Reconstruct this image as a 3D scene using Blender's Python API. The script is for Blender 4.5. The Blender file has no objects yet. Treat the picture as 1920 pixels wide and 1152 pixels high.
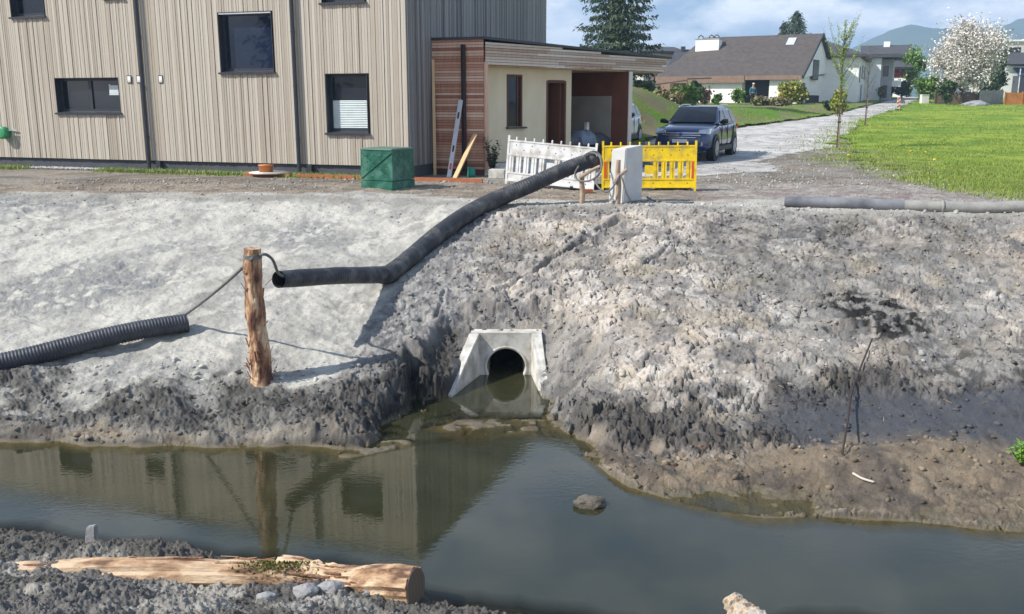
import bpy, bmesh, math, random
import numpy as np
from mathutils import Vector, Matrix
random.seed(7); rng = np.random.default_rng(7)
sc = bpy.context.scene; col = sc.collection
R = math.radians
# ---------------------------------------------------------------- camera model (used once, to survey the place)
F = 1750.0; TH = math.atan(386/1750); CT, ST = math.cos(TH), math.sin(TH); H = 1.85
def ray(px, py):
    x = (px-960)/F; u = (576-py)/F
    return x, CT+u*ST, -ST+u*CT
def g(px, py, z=0.0):
    a, b, c = ray(px, py); t = (z-H)/c; return a*t, b*t
def at(px, py, Y):
    a, b, c = ray(px, py); t = Y/b; return Vector((a*t, Y, H+c*t))
def onplane(px, py, P, d):            # hit of a sight line with the upright plane through P along d -> (s, z)
    a, b, c = ray(px, py)
    # a*t = Px + dx*s ; b*t = Py + dy*s
    det = a*(-d[1]) + b*d[0]
    t = (P[0]*(-d[1]) + P[1]*d[0])/det
    s = (a*t-P[0])/d[0] if abs(d[0]) > abs(d[1]) else (b*t-P[1])/d[1]
    return s, H+c*t
# ---------------------------------------------------------------- numpy noise
def _h(ix, iy, s):
    n = (ix.astype(np.int64)*374761393 + iy.astype(np.int64)*668265263 + s*974634777) & 0xFFFFFFFF
    n = ((n ^ (n >> 13))*1274126177) & 0xFFFFFFFF
    n = (n ^ (n >> 16)) & 0xFFFFFFFF
    return n/4294967295.0
def vn(x, y, s=0):
    ix = np.floor(x); iy = np.floor(y); fx = x-ix; fy = y-iy
    fx = fx*fx*fx*(fx*(fx*6-15)+10); fy = fy*fy*fy*(fy*(fy*6-15)+10)
    a = _h(ix, iy, s); b = _h(ix+1, iy, s); c = _h(ix, iy+1, s); d = _h(ix+1, iy+1, s)
    return (a+(b-a)*fx)*(1-fy)+(c+(d-c)*fx)*fy
def fbm(x, y, s=0, o=4, g_=0.5):
    v = 0; a = 1; t = 0
    for i in range(o):
        v = v+a*vn(x*2**i+i*17.3, y*2**i-i*9.1, s+i); t += a; a *= g_
    return v/t
def worley(x, y, s=0):
    ix = np.floor(x); iy = np.floor(y)
    f1 = np.full(x.shape, 9.0); f2 = np.full(x.shape, 9.0); cid = np.zeros(x.shape)
    for dx in (-1, 0, 1):
        for dy in (-1, 0, 1):
            cx = ix+dx; cy = iy+dy
            px = cx+_h(cx, cy, s); py = cy+_h(cx, cy, s+51)
            d = np.hypot(px-x, py-y); hh = _h(cx, cy, s+99)
            n = d < f1
            f2 = np.where(n, f1, np.minimum(f2, d)); cid = np.where(n, hh, cid); f1 = np.where(n, d, f1)
    return f1, f2, cid
def plates(x, y, s, am, tilt, groove=.12):      # broken plates: each cell its own level and slant, a groove round it
    ix = np.floor(x); iy = np.floor(y); f1 = np.full(x.shape, 9.0); f2 = f1.copy(); o = np.zeros(x.shape); cid = o.copy()
    for dx in (-1, 0, 1):
        for dy in (-1, 0, 1):
            cx = ix+dx; cy = iy+dy; ux = x-cx-_h(cx, cy, s); uy = y-cy-_h(cx, cy, s+51); d = np.hypot(ux, uy)
            a = _h(cx, cy, s+7)*6.283; hh = _h(cx, cy, s+99); v = hh*am+tilt*(ux*np.cos(a)+uy*np.sin(a)); n = d < f1
            f2 = np.where(n, f1, np.minimum(f2, d)); o = np.where(n, v, o); cid = np.where(n, hh, cid); f1 = np.where(n, d, f1)
    e = f2-f1
    return o*ss(0, groove, e)-am*.35*(1-ss(0, groove, e)), e, cid
def ss(a, b, x):
    t = np.clip((x-a)/(b-a), 0, 1); return t*t*(3-2*t)
def lerp(a, b, t): return a+(b-a)*t
# ---------------------------------------------------------------- terrain
W = -1.95
FX = [-40,-14,-5.9,-4.6,-3.3,-2.2,-1.7,-1.3,-1.0,0.6,0.85,1.0,1.5,2.2,3.4,4.6,12,40]
FY = [10.9,10.6,10.1,9.97,9.89,9.97,9.8,10.1,10.3,10.3,9.6,8.95,8.5,8.12,8.05,7.77,7.0,6.0]
NX = [-40,-12,-4.6,-3.56,-2.4,-1.6,-0.66,0.16,1.5,2.2,5,12,40]
NY = [7.9,7.9,7.77,7.56,7.27,7.15,6.6,6.3,6.05,6.25,5.9,5.4,4.6]
CX = [-40,-10,-5.9,-1.7,0,3.3,8.5,40]; CY = [19.6,19.2,18.6,17.9,16.9,16.5,15.5,14.6]
LX = [-40,-2.2,-1.0,0.6,1.2,2.5,4.6,12,40]; LYo = [0.2,0.16,0.15,0.3,0.9,1.3,1.65,1.8,1.8]
LZ = [0.10,0.09,0.07,0.1,0.14,0.2,0.24,0.26,0.26]
def smooth_interp(x, X, Y):
    return (np.interp(x-.18, X, Y)+np.interp(x, X, Y)+np.interp(x+.18, X, Y))/3
RL = [(4.6,30),(5.25,37.2),(11.9,48.3),(20.85,62.1),(25.4,71),(32,84.1),(40,100),(60,140)]   # left edge of the gravel road (x, y)
RR = [(7.2,26),(7.9,30.3),(11.9,35.5),(15.5,43.9),(20.9,56.5),(34.8,84.1),(42.5,100),(63,140)]
def road_l(y): return np.interp(y, [p[1] for p in RL], [p[0] for p in RL])
def road_r(y): return np.interp(y, [p[1] for p in RR], [p[0] for p in RR])
def far_h(x, y):
    z = np.maximum(0, y-30)*.029
    z = np.where(y > 110, 80*.029+(y-110)*.004, z)
    dl = road_l(y)-x
    hm = np.interp(y, [33, 38, 42, 50, 60, 75, 90], [0, 1.7, 1.5, .72, .45, .15, 0])
    z = z+hm*ss(.2, 4.2, dl)+.95*np.exp(-((x-4.6)/3.4)**2-((y-47)/5.5)**2)
    return z
def base_h(x, y):
    Fe = smooth_interp(x, FX, FY)+(fbm(x*2.1, x*0+3.3, 5)-.5)*.28
    Ne = smooth_interp(x, NX, NY)+(fbm(x*2.3, x*0+8.1, 6)-.5)*.3
    Ce = smooth_interp(x, CX, CY); Lo = smooth_interp(x, LX, LYo); Lz = smooth_interp(x, LX, LZ)
    bed = W-.28
    # far bank
    t = (y-Fe-Lo)/(Ce-Fe-Lo)
    zf = W+Lz+(0-W-Lz)*np.where(t < 0, 0, np.where(t < .88, t*1.02, np.minimum(1, .8976+(t-.88)*.853)))
    zf = np.where(t > 0, zf, W+Lz*ss(0, 1, (y-Fe)/Lo)*1.0)
    zf = np.where(y < Fe, np.maximum(bed, W-(Fe-y)*.5), zf)
    d = Ne-y
    zn = W+.17*np.clip(d, 0, 1)+.46*np.maximum(0, d-1)
    zn = np.minimum(zn, .1)
    z = np.where(d > 0, zn, np.where(d > -.8, np.maximum(bed, W+d*.5), zf))
    z = np.where((d <= 0) & (y < Fe), np.maximum(bed, np.maximum(np.where(y < Fe, W-(Fe-y)*.5, W), W+d*.5)), z)
    # inlet before the culvert
    xl = np.interp(y, [9.9,10.3,11.0,11.75,12.8], [-1.6,-1.2,-.95,-.8,-.46]); xr = np.interp(y, [9.9,10.3,11.0,11.75,12.8], [.8,.62,.36,.36,.27])
    dx = np.maximum(0, np.maximum(xl-x, x-xr))
    k = np.where(y > 11.82, 14., lerp(1.0, 14., ss(11.6, 11.82, y)))
    bedc = np.interp(y, [10.0, 10.6, 11.0, 11.6, 12.8], [W-.1, W-.05, W-.06, W-.2, W-.25])
    carve = bedc+k*dx+14*np.maximum(0, y-12.8)
    z = np.where(y > 9.7, np.minimum(z, np.maximum(carve, bed)), z)
    return z
def terrain(x, y):
    return np.where(y > 24, far_h(x, y), base_h(x, y))
def th(x, y): return float(terrain(np.array([float(x)]), np.array([float(y)]))[0])
# ---------------------------------------------------------------- object helpers
def tag(o, label=None, cat=None, group=None, kind=None):
    if label: o['label'] = label
    if cat: o['category'] = cat
    if group: o['group'] = group
    if kind: o['kind'] = kind
    return o
def empty(name, loc, label, cat, rz=0, group=None):
    o = bpy.data.objects.new(name, None); col.objects.link(o); o.location = loc; o.rotation_euler = (0, 0, rz)
    o.empty_display_size = .1
    return tag(o, label, cat, group)
def link(name, me, mat=None, parent=None, smooth=False):
    o = bpy.data.objects.new(name, me); col.objects.link(o)
    if mat: me.materials.append(mat)
    if parent: o.parent = parent
    if smooth: me.polygons.foreach_set('use_smooth', [True]*len(me.polygons))
    return o
class MB:
    def __init__(s): s.v = []; s.f = []; s.m = None
    def add(s, vs, fs, mtx=None):
        n = len(s.v)
        s.v += [tuple(mtx @ Vector(v)) if mtx else tuple(v) for v in vs]
        s.f += [tuple(i+n for i in f) for f in fs]; return s
    def box(s, x0, x1, y0, y1, z0, z1, mtx=None):
        return s.add([(x0,y0,z0),(x1,y0,z0),(x1,y1,z0),(x0,y1,z0),(x0,y0,z1),(x1,y0,z1),(x1,y1,z1),(x0,y1,z1)],
                     [(3,2,1,0),(4,5,6,7),(0,1,5,4),(1,2,6,5),(2,3,7,6),(3,0,4,7)], mtx)
    def bar(s, p, q, w, h):             # bar of section w x h from p to q
        p = Vector(p); q = Vector(q); d = q-p; L = d.length
        return s.box(-w/2, w/2, -h/2, h/2, 0, L, Matrix.Translation(p) @ d.to_track_quat('Z', 'Y').to_matrix().to_4x4())
    def tube(s, pts, r, n=10, cap=True, rough=0, sd=1):
        pts = [Vector(p) for p in pts]; rr = r if isinstance(r, (list, tuple)) else [r]*len(pts)
        b = len(s.v); rnd = random.Random(sd); up = Vector((0, 0, 1))
        prev = None
        for i, p in enumerate(pts):
            d = (pts[min(i+1, len(pts)-1)]-pts[max(i-1, 0)]).normalized()
            if prev is None:
                u = d.cross(up)
                if u.length < .05: u = d.cross(Vector((0, 1, 0)))
            else: u = prev-d*prev.dot(d)
            u.normalize(); prev = u; w = d.cross(u)
            for k in range(n):
                a = 2*math.pi*k/n; q = rr[i]*(1+(rnd.random()-.5)*rough)
                s.v.append(tuple(p+(u*math.cos(a)+w*math.sin(a))*q))
        for i in range(len(pts)-1):
            for k in range(n):
                a = b+i*n+k; c = b+i*n+(k+1) % n
                s.f.append((a, c, c+n, a+n))
        if cap:
            s.f.append(tuple(b+k for k in range(n))[::-1]); s.f.append(tuple(b+(len(pts)-1)*n+k for k in range(n)))
        return s
    def prism(s, poly, z0, z1):         # upright prism over an xy outline
        n = len(poly)
        return s.add([(p[0], p[1], z0) for p in poly]+[(p[0], p[1], z1) for p in poly],
                     [tuple(range(n))[::-1], tuple(range(n, 2*n))]+[(i, (i+1) % n, (i+1) % n+n, i+n) for i in range(n)])
    def mesh(s, name='m'):
        me = bpy.data.meshes.new(name); me.from_pydata(s.v, [], s.f); me.update(); return me
    def build(s, name, mat, parent=None, smooth=False, bevel=0, label=None, mark=None, mat2=None):
        me = s.mesh(name)
        if mark is not None: me.polygons.foreach_set('material_index', [0 if i < mark else 1 for i in range(len(me.polygons))])
        bm = bmesh.new(); bm.from_mesh(me); bmesh.ops.recalc_face_normals(bm, faces=bm.faces)
        if bevel: bmesh.ops.bevel(bm, geom=bm.edges[:], offset=bevel, segments=2, affect='EDGES', clamp_overlap=True)
        bm.to_mesh(me); bm.free()
        o = link(name, me, mat, parent, smooth)
        if mat2: me.materials.append(mat2)
        if label: o['label'] = label
        return o
def grid_mesh(name, X, Y, Z, keep=None):
    ny, nx = X.shape
    me = bpy.data.meshes.new(name)
    v = np.stack([X, Y, Z], -1).reshape(-1, 3).astype(np.float32)
    i = np.arange(ny*nx).reshape(ny, nx)
    q = np.stack([i[:-1, :-1], i[:-1, 1:], i[1:, 1:], i[1:, :-1]], -1).reshape(-1, 4)
    if keep is not None: q = q[keep.reshape(-1)]
    me.vertices.add(len(v)); me.vertices.foreach_set('co', v.ravel())
    me.loops.add(q.size); me.loops.foreach_set('vertex_index', q.ravel().astype(np.int32))
    me.polygons.add(len(q)); me.polygons.foreach_set('loop_start', np.arange(0, q.size, 4, dtype=np.int32))
    me.polygons.foreach_set('use_smooth', np.ones(len(q), dtype=bool))
    me.update(calc_edges=True); return me
def set_col(me, name, rgb):
    a = me.color_attributes.new(name, 'FLOAT_COLOR', 'POINT')
    c = np.ones((len(me.vertices), 4), np.float32); c[:, :rgb.shape[-1]] = rgb.reshape(-1, rgb.shape[-1])
    a.data.foreach_set('color', c.ravel())
def raw_mesh(name, V, Fc, n=3):
    me = bpy.data.meshes.new(name); V = np.asarray(V, np.float32); Fc = np.asarray(Fc, np.int32)
    me.vertices.add(len(V)); me.vertices.foreach_set('co', V.ravel())
    me.loops.add(Fc.size); me.loops.foreach_set('vertex_index', Fc.ravel())
    me.polygons.add(len(Fc)); me.polygons.foreach_set('loop_start', np.arange(0, Fc.size, n, dtype=np.int32))
    me.update(calc_edges=True); return me
# ---------------------------------------------------------------- materials
def nmat(name):
    m = bpy.data.materials.new(name); m.use_nodes = True; nt = m.node_tree
    return m, nt, nt.nodes['Principled BSDF']
def N(nt, t, **kw):
    n = nt.nodes.new(t)
    for k, v in kw.items():
        if k in n.inputs: n.inputs[k].default_value = v
        else: setattr(n, k, v)
    return n
def ramp(nt, fac, stops):
    r = N(nt, 'ShaderNodeValToRGB'); e = r.color_ramp.elements
    while len(e) < len(stops): e.new(.5)
    for i, (p, c) in enumerate(stops): e[i].position = p; e[i].color = (*c, 1) if len(c) == 3 else c
    nt.links.new(fac, r.inputs[0]); return r.outputs[0]
def pm(name, c1, c2=None, scale=6, rough=.7, bump=.2, bs=40, metal=0, spec=.4, stretch=(1,1,1), detail=5, c3=None):
    m, nt, b = nmat(name); L = nt.links.new
    tc = N(nt, 'ShaderNodeTexCoord'); mp = N(nt, 'ShaderNodeMapping'); mp.inputs['Scale'].default_value = stretch
    L(tc.outputs['Object'], mp.inputs[0])
    n1 = N(nt, 'ShaderNodeTexNoise', Scale=scale, Detail=detail, Roughness=.6); L(mp.outputs[0], n1.inputs['Vector'])
    c2 = c2 or tuple(x*.75 for x in c1)
    st = [(.32, c1), (.68, c2)] if not c3 else [(.40, c1), (.5, c2), (.63, c3)]
    L(ramp(nt, n1.outputs[0], st), b.inputs['Base Color'])
    b.inputs['Roughness'].default_value = rough; b.inputs['Metallic'].default_value = metal
    b.inputs['Specular IOR Level'].default_value = spec
    if bump:
        n2 = N(nt, 'ShaderNodeTexNoise', Scale=bs, Detail=6, Roughness=.65); L(mp.outputs[0], n2.inputs['Vector'])
        bp = N(nt, 'ShaderNodeBump', Strength=bump, Distance=.02); L(n2.outputs[0], bp.inputs['Height']); L(bp.outputs[0], b.inputs['Normal'])
    return m
def attr_mat(name, attr, rough=.9, spec=.25, bump=.5, bs=60, dist=.01, jit=.35, js=45, wet=False):
    m, nt, b = nmat(name); L = nt.links.new
    a = N(nt, 'ShaderNodeVertexColor'); a.layer_name = attr
    tc = N(nt, 'ShaderNodeTexCoord')
    n = N(nt, 'ShaderNodeTexNoise', Scale=js, Detail=6, Roughness=.7); L(tc.outputs['Object'], n.inputs['Vector'])
    r = N(nt, 'ShaderNodeMapRange'); r.inputs[1].default_value = .3; r.inputs[2].default_value = .7
    r.inputs[3].default_value = 1-jit; r.inputs[4].default_value = 1+jit; L(n.outputs[0], r.inputs[0])
    mx = N(nt, 'ShaderNodeVectorMath', operation='SCALE'); L(a.outputs['Color'], mx.inputs[0]); L(r.outputs[0], mx.inputs['Scale'])
    L(mx.outputs[0], b.inputs['Base Color'])
    b.inputs['Roughness'].default_value = rough; b.inputs['Specular IOR Level'].default_value = spec
    if wet:
        wr = N(nt, 'ShaderNodeMapRange'); wr.inputs[3].default_value = .95; wr.inputs[4].default_value = .5
        L(a.outputs['Alpha'], wr.inputs[0]); L(wr.outputs[0], b.inputs['Roughness'])
    if bump:
        n2 = N(nt, 'ShaderNodeTexNoise', Scale=bs, Detail=8, Roughness=.7); L(tc.outputs['Object'], n2.inputs['Vector'])
        bp = N(nt, 'ShaderNodeBump', Strength=bump, Distance=dist); L(n2.outputs[0], bp.inputs['Height']); L(bp.outputs[0], b.inputs['Normal'])
    return m
M = {}
M['concrete'] = pm('concrete', (.64,.62,.57), (.54,.52,.475), 5, .85, .35, 60, c3=(.40,.375,.32))
M['concrete_pale'] = pm('concrete_block', (.60,.60,.58), (.50,.50,.49), 4, .85, .12, 50)  # pale grey of the upright block, mottled at random
M['hose'] = pm('hose_rubber', (.026,.028,.034), (.042,.044,.05), 4, .55, .5, 40, c3=(.10,.10,.097))
M['corr'] = pm('corrugated_plastic', (.028,.032,.042), (.055,.06,.075), 6, .5, .15, 40)
M['pvc'] = pm('pipe_grey', (.10,.105,.12), (.23,.235,.25), 2.5, .4, .2, 30)
M['pvc_mud'] = pm('pipe_muddy', (.34,.33,.30), (.22,.22,.21), 5, .8, .3, 40)
M['wood_pale'] = pm('pale_wood', (.62,.44,.25), (.50,.33,.17), 5, .7, .25, 30, stretch=(1,1,.12))
M['log'] = pm('peeled_log', (.62,.47,.32), (.44,.28,.165), 9, .85, 1.0, 24, stretch=(.3,1,1), c3=(.15,.085,.055))
M['post'] = pm('peeled_post', (.62,.46,.30), (.36,.19,.10), 11, .75, 1.0, 26, stretch=(1,1,.22), c3=(.09,.04,.03))
M['log_end'] = pm('sawn_end', (.10,.075,.06), (.20,.14,.09), 9, .85, .3, 40)
M['bark'] = pm('bark', (.16,.11,.08), (.07,.05,.04), 12, .9, .8, 30)
M['stick'] = pm('stake_wood', (.44,.34,.25), (.28,.19,.14), 8, .8, .4, 30)
M['rope'] = pm('rope', (.22,.22,.21), (.12,.12,.12), 30, .8, .5, 90)
M['black'] = pm('black_cable', (.03,.03,.032), None, 5, .5, 0)
M['frame'] = pm('anthracite_metal', (.028,.032,.042), (.04,.045,.055), 4, .42, .02, 60)
M['alu'] = pm('aluminium', (.66,.68,.72), (.56,.58,.62), 4, .4, .03, 60, metal=.3)
M['white_plastic'] = pm('white_plastic', (.80,.80,.79), (.74,.74,.725), 4, .5, .05, 30, c3=(.52,.49,.44))
M['yellow'] = pm('yellow_plastic', (.86,.62,.01), (.78,.54,.012), 4, .45, .05, 30, c3=(.52,.38,.06))
M['red_reflect'] = pm('red_reflector', (.78,.10,.02), None, 6, .35, .05, 50)
M['white_reflect'] = pm('white_reflector', (.8,.79,.75), None, 6, .35, .05, 50)
M['green_bin'] = pm('green_plastic', (.006,.075,.045), (.012,.11,.072), 4, .45, .15, 20, c3=(.06,.17,.12))
M['green_lid'] = pm('faded_green_plastic', (.10,.19,.145), (.06,.13,.095), 5, .5, .1, 20)
M['terra'] = pm('terracotta', (.42,.15,.06), (.34,.11,.05), 6, .75, .2, 40)
M['render_white'] = pm('white_render', (.84,.84,.82), (.79,.79,.77), 1.5, .9, .05, 20)
M['render_cream'] = pm('cream_render', (.62,.60,.54), (.56,.54,.49), 1.5, .9, .05, 20)
M['render_grey'] = pm('grey_render', (.42,.42,.43), None, 1.5, .9, .05, 20)
M['plinth'] = pm('plinth_render', (.062,.068,.08), (.085,.09,.10), 2, .9, .2, 30)
M['ply'] = pm('plywood', (.68,.60,.43), (.60,.52,.36), 2.2, .7, .05, 40, stretch=(1,1,.35))
M['darkwood'] = pm('brown_boards', (.14,.06,.035), (.09,.04,.025), 2, .75, .2, 30)
M['redwood'] = pm('door_red', (.20,.075,.04), None, 2, .7, .1, 30)
M['tarp_grey'] = pm('grey_tarp', (.10,.11,.13), (.06,.065,.08), 5, .6, .4, 12)
M['tarp_blue'] = pm('blue_grey_tarp', (.25,.30,.38), (.16,.2,.26), 6, .6, .4, 12)
M['blind'] = pm('pleated_blind', (.62,.68,.68), (.54,.60,.61), 4, .8, 0)
M['orange_wood'] = pm('orange_wood', (.55,.22,.07), (.45,.17,.05), 3, .7, .1, 20)
M['brown_fence'] = pm('weathered_fence', (.22,.15,.11), (.14,.10,.075), 3, .8, .3, 20)
M['grey_fence'] = pm('grey_fence_panel', (.42,.41,.38), (.3,.29,.27), 3, .8, .3, 20)
M['stone'] = pm('stone', (.34,.34,.34), (.22,.22,.225), 9, .85, .6, 30)
M['trunk'] = pm('trunk', (.12,.09,.065), (.07,.055,.04), 10, .9, .8, 20)
M['skin'] = pm('skin', (.55,.33,.24), None, 5, .6, 0)
M['teal'] = pm('teal_cloth', (.03,.20,.26), None, 5, .8, .1)
M['darkcloth'] = pm('dark_cloth', (.03,.03,.04), None, 5, .8, .1)
def glass_mat(name, c=(.012,.016,.024), rough=.04, cvar=None):
    m, nt, b = nmat(name); b.inputs['Base Color'].default_value = (*c, 1); b.inputs['Roughness'].default_value = rough
    b.inputs['IOR'].default_value = 1.5; b.inputs['Specular IOR Level'].default_value = .5
    L = nt.links.new
    tc = N(nt, 'ShaderNodeTexCoord'); n = N(nt, 'ShaderNodeTexNoise', Scale=1.3, Detail=2); L(tc.outputs['Object'], n.inputs['Vector'])
    bp = N(nt, 'ShaderNodeBump', Strength=.04, Distance=.05); L(n.outputs[0], bp.inputs['Height']); L(bp.outputs[0], b.inputs['Normal'])
    if cvar:
        n2 = N(nt, 'ShaderNodeTexNoise', Scale=2.2, Detail=6, Roughness=.7); L(tc.outputs['Object'], n2.inputs['Vector'])
        L(ramp(nt, n2.outputs[0], [(.4, c), (.6, cvar)]), b.inputs['Base Color'])
    return m
M['glass'] = glass_mat('window_glass')
M['glass_blue'] = glass_mat('window_glass_blue', (.012,.02,.045), .03)
M['carglass'] = glass_mat('car_glass', (.01,.014,.02), .03)
def paint(name, c, cc=1.0):
    m, nt, b = nmat(name); b.inputs['Base Color'].default_value = (*c, 1); b.inputs['Roughness'].default_value = .35
    b.inputs['Metallic'].default_value = .35; b.inputs['Coat Weight'].default_value = cc; b.inputs['Coat Roughness'].default_value = .05
    return m
M['carpaint'] = paint('blue_car_paint', (.007,.028,.115)); M['carwhite'] = paint('white_car_paint', (.6,.62,.65), .6)
M['tyre'] = pm('tyre', (.022,.022,.024), None, 8, .85, .1); M['rim'] = pm('alloy', (.45,.46,.48), None, 8, .35, 0, metal=.6)
M['chrome'] = pm('chrome', (.7,.7,.72), None, 8, .2, 0, metal=.9); M['lamp'] = pm('lamp_glass', (.55,.58,.62), None, 8, .12, 0, metal=.3, spec=.8)
M['blacktrim'] = pm('black_trim', (.012,.012,.014), None, 8, .5, 0)
M['plate'] = pm('number_plate', (.75,.75,.78), None, 8, .5, 0); M['plateblue'] = pm('plate_blue', (.03,.08,.4), None, 8, .5, 0)
# timber cladding: one tone per board through the board attribute
def board_mat(name, dark, mid, light, rough=.85):
    m, nt, b = nmat(name); L = nt.links.new
    a = N(nt, 'ShaderNodeAttribute'); a.attribute_name = 'tone'
    tc = N(nt, 'ShaderNodeTexCoord'); mp = N(nt, 'ShaderNodeMapping'); mp.inputs['Scale'].default_value = (7, 7, .9)
    L(tc.outputs['Object'], mp.inputs[0])
    n = N(nt, 'ShaderNodeTexNoise', Scale=3.0, Detail=7, Roughness=.7); L(mp.outputs[0], n.inputs['Vector'])
    n3 = N(nt, 'ShaderNodeTexNoise', Scale=.35, Detail=3); L(tc.outputs['Object'], n3.inputs['Vector'])
    ad = N(nt, 'ShaderNodeMath', operation='MULTIPLY_ADD'); L(n.outputs[0], ad.inputs[0]); ad.inputs[1].default_value = .75; L(a.outputs['Fac'], ad.inputs[2])
    ad2 = N(nt, 'ShaderNodeMath', operation='MULTIPLY_ADD'); L(n3.outputs[0], ad2.inputs[0]); ad2.inputs[1].default_value = .5; L(ad.outputs[0], ad2.inputs[2])
    sb = N(nt, 'ShaderNodeMath', operation='SUBTRACT'); L(ad2.outputs[0], sb.inputs[0]); sb.inputs[1].default_value = .62
    L(ramp(nt, sb.outputs[0], [(.05, dark), (.5, mid), (.95, light)]), b.inputs['Base Color'])
    b.inputs['Roughness'].default_value = rough; b.inputs['Specular IOR Level'].default_value = .2
    return m
M['clad'] = board_mat('larch_slats', (.36,.315,.255), (.445,.398,.33), (.51,.465,.395))
M['clad_red'] = board_mat('fresh_larch_slats', (.30,.13,.085), (.50,.27,.18), (.66,.47,.36))
M['clad_grey'] = board_mat('greying_larch_slats', (.34,.22,.16), (.52,.42,.34), (.66,.60,.53))
def tones(me, per):                      # a random tone for each run of `per` vertices (one board)
    n = len(me.vertices); a = me.attributes.new('tone', 'FLOAT', 'POINT')
    t = np.repeat(rng.random(n//per+1), per)[:n].astype(np.float32); a.data.foreach_set('value', t)
# ================================================================ GROUND, BANK AND WATER
def gt(px, py):
    a, b, c = ray(px, py); ys = np.linspace(5, 60, 3000)
    t = ys/b; z = H+c*t; hz = base_h(a*t, ys)
    i = int(np.argmax(z < hz))
    if i == 0: return (a*t[-1], ys[-1])
    return (float(a*t[i]), float(ys[i]))
def xline(pts):
    q = sorted([gt(*p) for p in pts], key=lambda p: p[1]); return [p[1] for p in q], [p[0] for p in q]
LA = xline([(885,402),(800,470),(735,545),(680,610),(650,680),(600,740)])
LB = xline([(925,402),(900,480),(890,560),(860,640),(1000,800)])
def blob(x, y, px, py, rx, ry, ang=0, wob=.5, seed=0, soft=.35):
    cx, cy = gt(px, py); c, s = math.cos(ang), math.sin(ang)
    u = ((x-cx)*c+(y-cy)*s)/rx; v = (-(x-cx)*s+(y-cy)*c)/ry
    r = np.hypot(u, v)+(fbm(x*2.2, y*2.2, seed+31, 4)-.5)*2*wob
    return 1-ss(1-soft, 1+soft, r)
NYG, NXG = 800, 1150
yy = 4.8*np.exp(np.linspace(0, math.log(21.6/4.8), NYG)); uu = np.linspace(-1, 1, NXG)
Y = np.repeat(yy[:, None], NXG, 1); X = uu[None, :]*(.60*Y+.9)
def detail(X, Y):
    B = base_h(X, Y)
    Fe = smooth_interp(X, FX, FY); Ce = smooth_interp(X, CX, CY); Ne = smooth_interp(X, NX, NY)
    t = (Y-Fe)/(Ce-Fe)
    wx = (fbm(X*1.3, Y*1.3, 3)-.5)*1.1; wy = (fbm(X*1.3+7, Y*1.3+5, 4)-.5)*1.1
    xa = np.interp(Y, *LA)+wx*.5; xb = np.interp(Y, *LB)+wx*.7
    onb = ss(0, .06, Y-Fe)*(1-ss(.93, 1.03, t))               # on the far bank
    mL = (1-ss(-.25, .25, X-xa))*onb; mR = ss(-.3, .3, X-xb)*onb; mM = np.clip(onb-mL-mR, 0, 1)
    near = ss(0, .1, Ne-Y)
    ledge = ss(-.02, .12, Y-Fe)*(1-ss(-.2, .25, Y-Fe-smooth_interp(X, LX, LYo)+wy*.5+(fbm(X*5, Y*5, 44, 3)-.5)*.5))*(1-near)
    plat = ss(.93, 1.03, t)*(Y > 12)
    # wet dark foot of the bank
    yd = np.interp(X, [-9,-5.5,-3,-2,-1.3,.5,1.2,3,5,9], [1.25,1.2,1.05,1.35,2.1,1.4,2.1,2.6,3.1,3.3])
    foot = (1-ss(-.5, .45, Y-Fe-yd+wy*1.3+(fbm(X*3.5, Y*3.5, 65, 4)-.5)*1.2))*onb*(1-ledge)
    gully = blob(X, Y, 800, 730, .28, 1.3, -.25, .35, 2)*(1-near)
    gully2 = blob(X, Y, 770, 790, .5, .45, 0, .4, 3)
    slick = blob(X, Y, 1720, 800, 1.7, .62, -.08, .3, 5)+blob(X, Y, 1900, 770, .7, .6, 0, .3, 6)
    slick = np.clip(slick, 0, 1)
    dk = np.clip(blob(X, Y, 1640, 590, .55, .8, .2, .4, 7)+blob(X, Y, 1790, 660, 1.1, .9, -.3, .6, 8)*.6+blob(X, Y, 1880, 700, .8, .5, 0, .5, 9)*.7
                 + blob(X, Y, 1450, 480, 1.5, 1.5, 0, .8, 10)*.55+blob(X, Y, 1700, 430, 1.5, .9, 0, .8, 11)*.5+blob(X, Y, 960, 600, .6, .5, 0, .5, 12)*.45
                 + blob(X, Y, 1080, 520, .9, .3, .8, .5, 13)*.3, 0, 1)*onb
    dl = np.clip(blob(X, Y, 130, 540, 1.5, .9, .2, .7, 14)*.8+blob(X, Y, 560, 440, .8, .7, 0, .7, 15)*.7+blob(X, Y, 30, 380, 2.2, .7, 0, .8, 16)*.8
                 + blob(X, Y, 300, 470, .9, .25, .5, .7, 17)*.5+blob(X, Y, 250, 700, 1.2, .6, 0, .8, 18)*.5+blob(X, Y, 640, 600, .5, 1.0, 0, .6, 20)*.35, 0, 1)*mL
    # ---- heights
    n1 = fbm(X*.9, Y*.9, 21, 5)-.5; n2 = fbm(X*4, Y*4, 22, 5)-.5; n3 = fbm(X*16, Y*16, 23, 4)-.5
    qx = X+.10*(fbm(X*6, Y*6, 24, 3)-.5)+wx*.1; qy = Y+.10*(fbm(X*6+3, Y*6, 25, 3)-.5)
    # broken clay: plates of three sizes, levelled and slanted each for itself
    wq = .22*(fbm(X*3.5, Y*3.5, 51, 4)-.5); wr_ = .22*(fbm(X*3.5+5, Y*3.5+2, 52, 4)-.5); wk = .05*(fbm(X*14, Y*14, 53, 3)-.5)
    px_, py_ = X+wq+wk, Y+wr_-wk
    p1, e1, d1 = plates(px_*3.4, py_*3.9, 61, .6, .8, .10); p2_, e2, d2 = plates(px_*9, py_*10, 62, .6, 1.0, .14); p3, e3, d3 = plates((px_+wq)*24, (py_+wr_)*26, 63, .6, 1.0, .2)
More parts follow.
